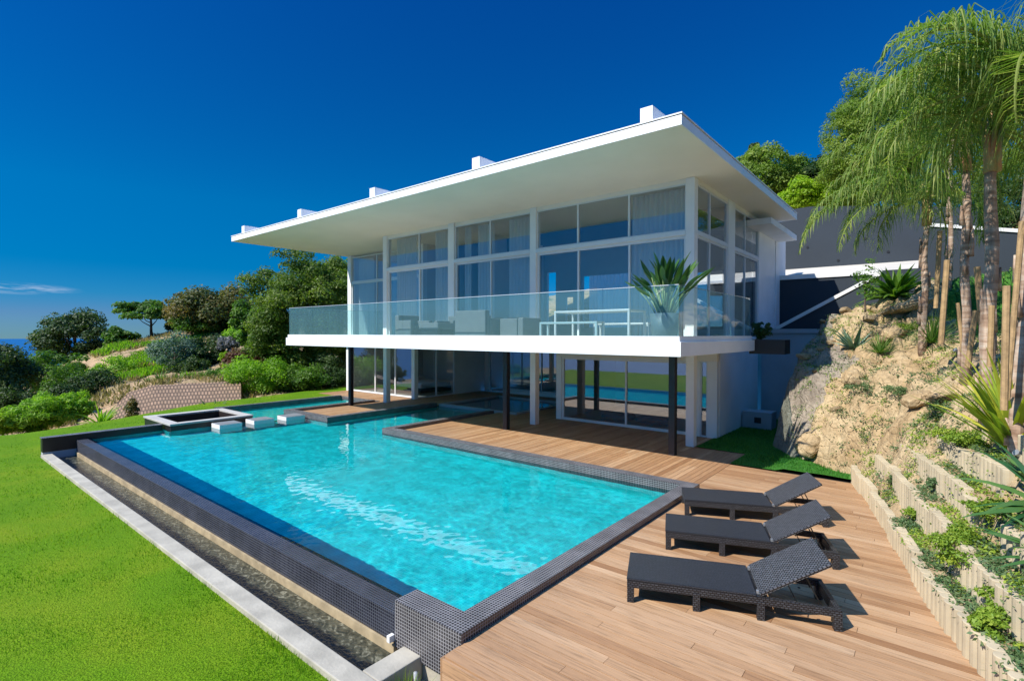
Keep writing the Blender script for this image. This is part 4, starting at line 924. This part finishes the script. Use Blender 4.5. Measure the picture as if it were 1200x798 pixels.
# palms
def frond(mb,o,az,el,ln,droop,lf,nl=46,wd=.018,hang=1.0,r=random,curl=0):
    p=Vector(o); e=el; a=az; K=14; pts=[];dirs=[]
    for k in range(K+1):
        pts.append(p.copy()); d=Vector((math.cos(a)*math.cos(e),math.sin(a)*math.cos(e),math.sin(e))); dirs.append(d); p=p+d*(ln/K); e-=droop/K*(.5+1.0*k/K); a+=curl/K
    mb.tube(pts,[.022*(1-.8*k/K)+.004 for k in range(K+1)],5,tone=.75,cap=False)
    for i in range(nl):
        t=.16+.84*i/(nl-1); k=min(K-1,int(t*K)); fr=t*K-k; q=pts[k].lerp(pts[k+1],fr); d=dirs[k]; side=Vector((-d.y,d.x,0)); 
        if side.length<.05: side=Vector((1,0,0))
        side.normalize(); l=lf*math.sin(math.pi*min(1,.22+.72*t))*r.uniform(.75,1.15)
        for sg in (-1,1):
            if r.random()<.06: continue
            dd=(side*sg*r.uniform(.55,1.0)+d*r.uniform(.35,.75)+Vector((r.uniform(-.25,.25),r.uniform(-.25,.25),r.uniform(0,.5)))).normalized()
            pp=q.copy(); V=[];Fc=[]; wv=Vector((-dd.y,dd.x,0))
            wv=(wv.normalized() if wv.length>.01 else Vector((1,0,0)))*wd
            for s_ in range(4):
                ww=wv*(1-.3*s_) if s_<3 else wv*.08
                V+=[tuple(pp-ww*.5),tuple(pp+ww*.5)]; pp=pp+dd*(l/3); dd=(dd+Vector((0,0,-1))*hang*r.uniform(.9,2.0)).normalized()
            for s_ in range(3): b=s_*2; Fc.append((b,b+1,b+3,b+2))
            mb.add(V,Fc,r.uniform(0,1)*.8+.1*(t>.7))
def palm(label,x,y,zb,zc,rt,rc,specs,lean=(0,0),seed_=1,sheath=.9,mat='frond',name='queen_palm'):
    r=random.Random(seed_); rt_=tag(wroot(name,(x,y,zb)),label,'palm tree','feathery palms on the bank'); b=Vector((x,y,zb-.15)); t=Vector((x+lean[0],y+lean[1],zc))
    n=9; pts=[b.lerp(t,i/n)+Vector((math.sin(i*1.3+seed_)*.02,math.cos(i*1.7+seed_)*.02,0)) for i in range(n+1)]
    mb=MB(); mb.tube(pts,[rt*(1.18 if i==0 else 1)*(1-.32*i/n)*(1+.06*math.sin(i*2.1+seed_)) for i in range(n+1)],12)
    for i in range(7):
        hh=r.uniform(.1,.75); a=r.uniform(0,6.28); q=b.lerp(t,hh); rr=rt*.95; mb.tube([q+Vector((math.cos(a)*rr,math.sin(a)*rr,-.12)),q+Vector((math.cos(a)*rr*1.35,math.sin(a)*rr*1.35,.22))],[.05,.012],5)
    mb.build('trunk','palm_bark',rt_,smooth=True)
    sh=MB(); 
    for i in range(8):
        a=i*2.4+r.uniform(-.3,.3); l=sheath*r.uniform(.7,1.1); q=t+Vector((0,0,-.35)); rr=rt*.45
        sh.tube([q+Vector((math.cos(a)*rr,math.sin(a)*rr,0)),q+Vector((math.cos(a)*rr*1.5,math.sin(a)*rr*1.5,l*.5)),q+Vector((math.cos(a)*rr*3,math.sin(a)*rr*3,l))],[.06,.04,.018],6)
    sh.build('leaf_bases','palm_sheath',rt_,smooth=True)
    mb=MB(); o=t+Vector((0,0,.25))
    for (az,el,ln,dr,lf) in specs: frond(mb,o,R(az),R(el),ln,dr,lf,r=r,nl=int(54*max(.6,ln/2.4)),wd=.021,curl=r.uniform(-.3,.3))
    mb.build('fronds',mat,rt_); return rt_
def ring(n,seed_,ln=2.3,el=(-5,85),dr=(1.6,2.9),lf=.85):
    r=random.Random(seed_); return [(i*137.5+r.uniform(-15,15),r.uniform(*el),ln*r.uniform(.8,1.15),r.uniform(*dr),lf*r.uniform(.85,1.15)) for i in range(n)]
# azimuth 180 = towards -x (left)
def ppos(px,y):
    th=math.atan((px-600)/F)-YAW; return math.tan(th)*y
P1=(ppos(1081,14.6),14.6); P2=(ppos(1133,12.0),12.0); P3=(ppos(1158,10.2),10.2); P4=(ppos(1193,8.9),8.9)
zz=[gz(*p) for p in (P1,P2,P3,P4)]; print('palm ground',zz)
palm('leftmost palm with a long frond hanging down over the grey wall',*P1,zz[0],5.75,.075,.1,ring(16,11,1.9)+[(219,16,3.3,1.9,.62),(214,28,3.0,2.0,.62),(223,6,2.7,1.7,.55),(208,20,2.8,1.7,.6),(205,52,2.5,2.9,.6),(190,62,2.6,2.75,.65),(228,45,2.2,2.7,.6),(178,50,2.3,2.4,.6),(196,40,2.2,2.2,.6)],lean=(.05,0),seed_=3)
palm('second palm from the left, with a slim grey trunk',*P2,zz[1],6.2,.078,.1,ring(17,12,2.1),lean=(-.05,0),seed_=5)
palm('palm with the thick reddish brown trunk between wooden stakes',*P3,zz[2],5.7,.10,.1,ring(19,13,2.1),lean=(.02,0),seed_=7)
palm('nearest palm at the right photo edge with a high arching frond',*P4,zz[3],5.75,.085,.1,ring(26,14,2.0)+[(176,70,2.5,3.2,.8),(190,78,2.3,2.8,.8),(160,66,2.3,3.0,.8),(215,60,1.9,2.8,.7),(170,50,2.2,2.6,.8)],lean=(.12,0),seed_=9)
palm('palm behind the other trunks, hidden up to its feathery crown',ppos(1112,17),17,gz(ppos(1112,17),17),8.9,.06,.1,ring(16,15,2.5),seed_=11)
0 and palm('farthest palm whose crown reaches left above the grey wall',ppos(1048,19),19,gz(ppos(1048,19),19),7.4,.11,.1,ring(13,16,2.1),seed_=13,mat='frond_dry')
0 and palm('slender palm just inside the right photo edge behind the nearest palm',ppos(1193,11),11,gz(ppos(1193,11),11),7.1,.05,.1,ring(18,17,2.2),seed_=15)
def stake(label,px0,py0,px1,py1,y,r=.035):
    def pt(px,py): x=ppos(px,y); d=y*cy-x*sy; return Vector((x,y,at(px,py,d).z))
    a=pt(px1,py1); b=pt(px0,py0); mb=MB(); mb.tube([a-(b-a).normalized()*.3,b],r,8); tag(mb.build('wooden_stake','wood_stake',None),label,'stake','support stakes of the palms')
stake('tall pale stake right of the leftmost palm',1100,271,1097,345,14.5,.045)
stake('leaning pale stake with a flat top between the first two palms',1109,305,1104,386,13.2,.05)
stake('pale stake leaning on the second palm on its right side',1144,313,1149,368,11.8,.045)
stake('short grey stake left of the second palm foot',1122,355,1127,398,12.2,.03)
stake('short pointed stake right of the second palm foot',1143,364,1137,410,11.6,.04)
stake('pale stake touching the thick trunked palm on its right',1162,358,1161,404,9.7,.035)
stake('tall pale stake left of the nearest palm',1179,335,1178,450,8.2,.035)
stake('green brown stake right of the nearest palm',1196,260,1183,440,8.6,.03)
# bank plants
def onb(px,py):
    h,nn=hit(px,py)
    if h is None: h=at(px,py,8)
    return h
spiky('pale blue agave on the rock above the shaded cliff',onb(1001,408),22,.62,.13,'agave',name='agave',el=(15,80),bend=.35,fold=.3)
spiky('green grassy yucca right of the pale blue agave',onb(1031,414),120,.55,.022,'yucca',el=(15,88),bend=.5,group='grassy yuccas on the bank')
spiky('large grassy yucca in front of the leftmost palm trunk',onb(1092,402),170,.72,.022,'yucca',el=(5,88),bend=.5,group='grassy yuccas on the bank')
spiky('big yellow green flax plant at the right photo edge',onb(1186,528),95,1.3,.10,'flax',name='flax',el=(38,88),bend=.6,fold=.2)
spiky('narrow yellow green flax fan in front of the palms',onb(1165,480)+Vector((.1,0,-.1)),34,.95,.06,'flax',name='flax',el=(45,88),bend=.4)
q=onb(1199,600); spiky('dark green agave with broad curved leaves at the right photo edge',(q.x+.25,q.y,q.z+.1),16,.95,.13,'strelitzia',name='agave',el=(0,60),bend=.7,az=(110,260),fold=.3)
q=onb(1199,660); spiky('lower dark green agave leaves reaching in at the right photo edge',(q.x+.3,q.y,q.z+.12),12,.75,.10,'strelitzia',name='agave',el=(0,55),bend=.6,az=(110,260),fold=.3)
q=onb(1050,350); spiky('broad leaved plant at the foot of the grey wall beyond the rock',q,110,.95,.12,'leaf_mid',name='bird_of_paradise',el=(10,85),bend=.9,shape='mid')
q=onb(1014,356); shrub('shrub','small airy shrub at the top of the rock beside the parapet',(q.x,q.y,q.z+.3),(.13,.13,.33),520,.05,'leaf_mid',group=None)
q=onb(925,400)
def patch(label,px,py,rx,rz,n,mat,leaf=.045,name='trailing_plant',**k):
    q=onb(px,py); rx*=.88; rz*=.72
    return shrub(name,label,(q.x,q.y,q.z+rz*.25),(rx,rx*1.1,rz),int(n*.9),leaf*.85,mat,group='trailing plants on the bank',clumps=40,cr=.30,**k)
patch('large trailing bush hanging over the palisade near the right edge',1130,650,.36,.22,5200,'ground_leaf')
patch('yellow flowering bush in the lower right corner',1180,745,.25,.25,5200,'ground_leaf')
patch('trailing green plant between the second and third palisade rows',1100,570,.17,.15,1500,'ground_leaf2')
patch('lime ground plant around the garden spotlight',1135,515,.48,.10,4200,'ground_leaf')
patch('small trailing plant near the far end of the palisade',1052,565,.16,.10,1100,'ground_leaf2')
patch('trailing plant on the lowest palisade halfway along the deck',1072,603,.16,.10,1100,'ground_leaf')
patch('bright trailing plant below the yellow flowering bush',1172,700,.17,.14,1600,'ground_leaf')
patch('green creeping patch below the grassy yuccas',1060,460,.5,.12,2600,'ground_leaf2')
patch('green creeping patch left of the big flax plant',1110,478,.4,.10,2200,'ground_leaf2')
patch('creeping patch on the rock below the pale blue agave',1010,455,.35,.10,1500,'ground_leaf2')
patch('creeping patch under the leftmost palm',1068,385,.5,.10,2000,'ground_leaf')
patch('creeping patch at the middle palisade rows',1160,600,.25,.12,1800,'ground_leaf')
# ground cover: countless small creeping plants
def cover(n,mat,name,label,thr,seed_,leaf):
    r=np.random.default_rng(seed_); Pn=[]; tries=0
    while len(Pn)<n and tries<n*30:
        tries+=1; y=3.5+16.5*r.random()**1.3; x=basex(y)-.0+r.random()**1.2*3.6 if y<12.5 else r.uniform(-2.8,2.8)
        if noise.noise((x*1.1,y*1.1,seed_))+.5*noise.noise((x*3.5,y*3.5,seed_))<thr: continue
        h=bvh.ray_cast(Vector((x,y,30)),Vector((0,0,-1)))
        if h[0] is None or h[0].z<.15: continue
        for _ in range(r.integers(5,14)): Pn.append((h[0].x+r.normal(0,.05),h[0].y+r.normal(0,.05),h[0].z+abs(r.normal(0,.025))+.005))
    Pn=np.array(Pn); m_=len(Pn); nr=r.normal(size=(m_,3))*.6+np.array([-.3,-.2,1.]); nr/=np.linalg.norm(nr,axis=1)[:,None]; a=np.cross(nr,r.normal(size=(m_,3))); a/=np.linalg.norm(a,axis=1)[:,None]; b=np.cross(nr,a); s=leaf*r.uniform(.5,1.3,m_)[:,None]
    V=np.stack([Pn-a*s*.5,Pn-b*s*.25,Pn+a*s*.5,Pn+b*s*.25],1).reshape(-1,3); tag(qmesh(name,V,m_,4,r.uniform(0,1,m_),mat),label,'ground cover',kind='stuff')
cover(80000,'ground_leaf2','creeping_plants','low creeping plants over the rocky bank',.0,3,.045)
cover(56000,'ground_leaf','creeping_flowers','lime green creeping plants over the rocky bank',.06,8,.04)
# loose rocks
def boulder(label,px,py,rx,rz,mat='rock',name='boulder',sd=0,dz=0):
    q=onb(px,py); bm=[];me=bpy.data.meshes.new(name); import bmesh
    b=bmesh.new(); bmesh.ops.create_icosphere(b,subdivisions=4,radius=1)
    for v in b.verts:
        c=v.co.copy(); f=1+.32*noise.fractal(c*1.1+Vector((sd,0,0)),1,2,4)+.25*(min(.3,noise.voronoi(c*1.3+Vector((sd,2,0)))[0][0]) -.15); v.co=Vector((c.x*rx,c.y*rx,c.z*rz))*f
    b.to_mesh(me); b.free(); me.materials.append(MATS[mat]); me.polygons.foreach_set('use_smooth',np.ones(len(me.polygons),bool)); o=bpy.data.objects.new(name,me); COL.objects.link(o); o.location=q+Vector((0,0,rz*.3+dz)); o.rotation_euler=(random.uniform(-.3,.3),random.uniform(-.3,.3),sd*1.7)
    tag(o,label,'rock','loose rocks on the bank')
boulder('pale rounded rock above the palisade below the yuccas',1078,470,.26,.15,sd=1)
boulder('flat rock right of the pale rounded rock',1108,468,.24,.09,sd=2)
boulder('cracked yellow rock where the lit bank meets the turf',950,520,.30,.26,sd=3,dz=-.1)
boulder('white rock beside the shaded cliff edge',1000,447,.22,.20,sd=4)
boulder('flat boulder at the top of the bank near the parapet',1062,362,.5,.12,sd=5)
boulder('small rock beside the leftmost palm',1048,392,.25,.13,sd=6)
rr=random.Random(21); src=None
for k in range(34):
    while True:
        s_=rr.uniform(cs[5],cs[11]); u_=rr.uniform(.25,2.6); p=along(s_,u_)
        if s_<cs[7] and u_<1.35: continue
        h=bvh.ray_cast(Vector((p[0],p[1],30)),Vector((0,0,-1)))
        if h[0] is not None: break
    if src is None:
        import bmesh
        b=bmesh.new(); bmesh.ops.create_icosphere(b,subdivisions=3,radius=1)
        for v in b.verts:
            c=v.co.copy(); f=1+.4*noise.noise(c*1.3+Vector((5,0,0))); q=c*f; v.co=Vector((max(-.8,min(.85,q.x)),max(-.7,min(.8,q.y)),max(-.6,min(.6,q.z))))
        me=bpy.data.meshes.new('small_rock'); b.to_mesh(me); b.free(); me.materials.append(MATS['rock']); src=bpy.data.objects.new('small_rock',me); o=src
    else: o=src.copy()
    COL.objects.link(o); z_=rr.uniform(.05,.17); o.scale=(z_*rr.uniform(.8,1.6),z_,z_*rr.uniform(.5,.9)); o.rotation_euler=(rr.uniform(-.5,.5),rr.uniform(-.5,.5),rr.uniform(0,6)); o.location=h[0]+Vector((0,0,z_*.15)); tag(o,'small tan angular rock lying loose on the rocky bank','rock','small loose rocks on the bank')
# garden spotlights
for (px_,py_),lb in zip([(1121,419),(1150,497),(1194,545)],['small garden spotlight in front of the palm trunks','small garden spotlight in the lime creeping plants','small garden spotlight at the right photo edge under the flax']):
    q=onb(px_,py_); rt=tag(wroot('garden_spotlight',tuple(q)),lb,'spotlight','garden spotlights'); mb=MB(); mb.tube([q,q+Vector((0,0,.10))],.008,6); mb.build('spike','black',rt)
    mb=MB(); c=q+Vector((0,0,.13)); dv_=Vector((-.6,-.5,.5)).normalized(); mb.tube([c-dv_*.05,c+dv_*.05],[.028,.04],10); mb.build('lamp_head','steel',rt,smooth=False)

# grass tufts and bare ground beside the end block
B('bare_ground','dirt',None,(-4.118,3.5,-3,2.88,-1.0,-.78),(-4.118,-3.0,2.882,3.6,-1.0,-.60))['kind']='structure'
mb=blades((-3.92,3.14,-.62),260,.30,.008,el=(45,88),bend=.6,seed=5,base_r=.16); o=mb.build('grass_tuft','blade',None); tag(o,'long grass tuft between the concrete kerb and the deck corner','grass tuft')
mb=blades((-3.72,3.02,-.60),120,.18,.007,el=(35,88),bend=.6,seed=6,base_r=.12); o=mb.build('grass_tuft','dry_grass',None); tag(o,'dry grass tuft beside the deck corner','grass tuft')

# ------------------------------------------------------------------ furniture
def lounger(label,x,y,ang):
    rt=tag(empty('sun_lounger',(x,y,0),R(ang)),label,'sun lounger','black wicker sun loungers on the deck'); Lg,Wd=2.13,.72
    fr=MB(); 
    for ya in (0,Wd-.045):
        fr.box(0,1.40,ya,ya+.045,.165,.25); 
        fr.add([(1.40,ya,.165),(1.40,ya+.045,.165),(1.40,ya,.25),(1.40,ya+.045,.25),(Lg,ya,.135),(Lg,ya+.045,.135),(Lg,ya,.215),(Lg,ya+.045,.215)],[(0,4,6,2),(1,3,7,5),(2,6,7,3),(0,1,5,4),(4,5,7,6)])
    fr.box(0,.05,.046,Wd-.046,.165,.25).box(1.33,1.38,.046,Wd-.046,.17,.24).box(Lg-.05,Lg,.046,Wd-.046,.10,.212)
    fr.build('frame','wicker',rt,bevel=.006)
    for lx in (.002,.70,1.34,Lg-.075):
        for ya in (-.003,Wd-.067): B('leg','wicker',rt,(lx,lx+.075,ya,ya+.07,0,.19 if lx>1.9 else .2),bevel=.005)
    s=MB(); s.box(-.004,1.335,-.004,Wd+.004,.251,.272); s.build('seat','wicker_seat',rt,bevel=.008)
    M=Matrix.Translation((1.37,0,.262))@Matrix.Rotation(R(-31),4,'Y'); b=MB(); b.box(0,.78,.0,Wd,-.012,.022); o=b.build('backrest','wicker_light',rt,bevel=.006); o.matrix_local=M
    st_=MB()
    for ya in (.10,Wd-.13):
        st_.box(1.86,1.885,ya,ya+.018,.13,.14); a=M@Vector((.50,ya,-.013)); st_.tube([a,Vector((1.98,ya,.16))],.008,6); a2=M@Vector((.30,ya,-.013)); st_.tube([a2,Vector((1.75,ya,.17))],.006,6)
    a=M@Vector((.50,.08,-.018)); b_=M@Vector((.50,Wd-.08,-.018)); st_.tube([a,b_],.009,6); st_.build('support_strut','steel' if False else 'black',rt)
    for ya in (.05,Wd-.09): B('hinge','steel',rt,(1.342,1.366,ya,ya+.04,.252,.285))
lounger('black wicker sun lounger nearest the camera, tilted backrest',-2.66,5.29,23.4)
lounger('middle one of the three black wicker sun loungers',-2.90,6.93,22.2)
lounger('farthest black wicker sun lounger, closest to the turf',-3.20,8.43,25.0)
FZ=2.852
B('balcony_floor','road_concrete',villa,(SX0+.15,SX1-.15,SY0+.15,13.69,2.8505,2.853))
def armchair(label,x,y,rot,w=.95,d=.85,h=.78,mat='grey_fabric'):
    rt=tag(empty('armchair',(x,y,FZ+.001),R(rot)),label,'armchair','grey lounge chairs on the balcony')
    B('seat_base',mat,rt,(-w/2+.16,w/2-.16,-d/2,d/2-.2,.06,.28),bevel=.02); B('seat_cushion',mat,rt,(-w/2+.165,w/2-.165,-d/2-.01,d/2-.2,.285,.43),bevel=.03)
    B('backrest',mat,rt,(-w/2+.02,w/2-.02,d/2-.2,d/2,.05,h),bevel=.03)
    for s in (-1,1): B('armrest',mat,rt,(s*(w/2-.08)-.08,s*(w/2-.08)+.08,-d/2,d/2-.202,.05,.6),bevel=.02)
    return rt
armchair('grey armchair at the left end of the lounge group on the balcony',-13.75,11.5,90,w=.95)
armchair('grey armchair with its back to the windows behind the low table',-13.0,12.6,0)
armchair('grey armchair right of the low table, seen from its side',-11.9,12.5,-20)
armchair('large grey armchair turned with its broad back to the pool',-10.75,11.55,180,w=1.3,h=.85)
armchair('low grey armchair right of the large one on the balcony',-9.5,12.0,-90,w=.9,h=.62)
rt=tag(empty('low_table',(-12.45,11.4,FZ+.001)),'low grey square table among the balcony armchairs','low table'); B('table_top','grey_fabric',rt,(-.45,.45,-.4,.4,.3,.5),bevel=.02); B('base','black',rt,(-.4,.4,-.35,.35,0,.299))
def framed(name,label,cat,x0,x1,y0,y1,h,top,group=None):
    rt=tag(wroot(name,((x0+x1)/2,(y0+y1)/2,FZ)),label,cat,group); B('top',top,rt,(x0,x1,y0,y1,FZ+h-.045,FZ+h),bevel=.004)
    for xa in (x0,x1-.05):
        mb=MB(); mb.box(xa,xa+.05,y0,y0+.05,FZ+.001,FZ+h-.046).box(xa,xa+.05,y1-.05,y1,FZ+.001,FZ+h-.046).box(xa,xa+.05,y0+.051,y1-.051,FZ+.001,FZ+.03); mb.build('leg_frame','aluminium',rt)
framed('dining_table','long outdoor dining table with metal legs on the balcony','table',-7.75,-5.6,11.2,12.1,.75,'aluminium')
framed('bench','metal bench in front of the balcony dining table','bench',-7.75,-6.1,10.55,10.92,.45,'aluminium','benches at the balcony table')
framed('bench','metal bench behind the balcony dining table','bench',-7.3,-5.7,12.45,12.82,.45,'aluminium','benches at the balcony table')
# potted strelitzia
pt=tag(wroot('potted_plant',(-4.54,10.75,FZ)),'large bird of paradise plant in a blue grey pot at the balcony corner','potted plant')
mb=MB(); prf=[(.20,0),(.245,.05),(.285,.25),(.305,.60),(.285,.60),(.27,.52)]; V=[];Fc=[]; K=32
for r_,z_ in prf: V+=[(-4.54+r_*math.cos(2*math.pi*k/K),10.75+r_*math.sin(2*math.pi*k/K),FZ+.002+z_) for k in range(K)]
for i in range(len(prf)-1):
    for k in range(K): Fc.append((i*K+k,i*K+(k+1)%K,(i+1)*K+(k+1)%K,(i+1)*K+k))
Fc.append(tuple(range(K-1,-1,-1))); mb.add(V,Fc); mb.build('pot','pot',pt,smooth=True)
mb=MB(); mb.tube([(-4.54,10.75,FZ+.4),(-4.54,10.75,FZ+.54)],.27,24); mb.build('soil','dark_soil',pt)
mb=MB(); lv=MB(); r=random.Random(4)
for i in range(74):
    a=r.uniform(0,6.283); sp=r.uniform(.05,1.25); top=Vector((-4.54+math.cos(a)*.52*sp,10.75+math.sin(a)*.52*sp,FZ+.55+r.uniform(.55,1.0)*(1-.25*sp))); b=Vector((-4.54+math.cos(a)*.12*sp,10.75+math.sin(a)*.12*sp,FZ+.5)); mid=b.lerp(top,.5)+Vector((0,0,.06))
    mb.tube([b,mid,top],[.014,.011,.008],5,tone=r.random()); d=(top-mid).normalized(); e=math.asin(d.z)
    sub=blades(top,1,r.uniform(.38,.60),.12,el=(math.degrees(e)-18,math.degrees(e)),bend=.45,seed=i,az=(math.degrees(a)-15,math.degrees(a)+15),shape='mid',fold=.28,seg_=7,base_r=.001); lv.add(sub.v,sub.f,r.random())
mb.build('stalks','stem',pt,smooth=True); lv.build('leaves','strelitzia',pt,smooth=True)
shrub('shrub','small dark spiky shrub in the brown planter box',(-3.85,15.9,3.15),(.22,.22,.28),900,.09,'leaf_dark')
o=blades((0,0,0),70,.5,.03,el=(30,88),bend=.5,seed=33).build('spiky_plant','strelitzia',None,loc=(-3.88,15.85,2.87)); tag(o,'dark spiky plant beside the glass at the end of the balcony','plant')
# curtains
def curtain(label,x0,x1,y,z0,z1,per=.16,amp=.05,axis='y'):
    n=int(abs(x1-x0)/per*10)+1; V=[];Fc=[]; r=random.Random(int(x0*100)); ph=0
    for i in range(n+1):
        x=x0+(x1-x0)*i/n; ph+=.63*r.uniform(.7,1.3); o_=amp*math.sin(ph); 
        for z in (z0,z1): V.append((x,y+o_*(1 if z==z0 else .8),z) if axis=='y' else (y+o_,x,z))
    for i in range(n): Fc.append((2*i,2*i+2,2*i+3,2*i+1))
    o=MB().add(V,Fc).build('curtain','sheer',None,smooth=True); tag(o,label,'curtain','white sheer curtains')
curtain('sheer white curtain at the left end of the upper glass front',-18.05,-16.7,14.15,2.92,7.04)
curtain('sheer white curtain right of the second upper bay',-11.75,-10.55,14.15,2.92,7.04)
curtain('sheer white curtain left of the third upper column',-13.95,-13.6,14.15,2.92,7.04)
curtain('wide sheer white curtain behind the corner window above the potted plant',-7.0,-5.35,14.15,2.92,7.04)
curtain('sheer curtain on the rear window seen through the dining bay',-12.2,-10.0,20.4,3.2,5.7)
curtain('sheer white curtain in the second upper bay beside its left column',-13.3,-12.5,14.2,2.92,7.04)
curtain('sheer white curtain at the right end of the first upper bay',-15.6,-14.5,14.15,2.92,7.04)
curtain('sheer curtain in the left wing window',-24.0,-22.6,16.3,2.92,7.0)
# bed and floor cushions inside the lower rooms
rt=tag(wroot('bed',(-21,18.2,0)),'bed with pale covers behind the glass of the lower left room','bed'); B('mattress','white_fabric',rt,(-22.2,-20.0,17.2,19.2,.25,.52),bevel=.05); B('bed_frame','brown_steel',rt,(-22.25,-19.95,17.15,19.25,.02,.248)); B('pillow','white_fabric',rt,(-22.1,-21.7,17.4,18.1,.525,.68),(-22.1,-21.7,18.3,19.0,.525,.68),bevel=.05)
for (x_,y_,s_),lb in zip([(-8.6,16.4,.5),(-7.3,16.6,.6)],['grey floor cushion behind the lower sliding door, left one','grey floor cushion behind the lower sliding door, right one']):
    o=B('floor_cushion','grey_fabric',None,(-s_,s_,-.4,.4,0,.22),bevel=.09); o.location=(x_,y_,.014); tag(o,lb,'cushion','floor cushions indoors')
print('objects',len(bpy.data.objects))
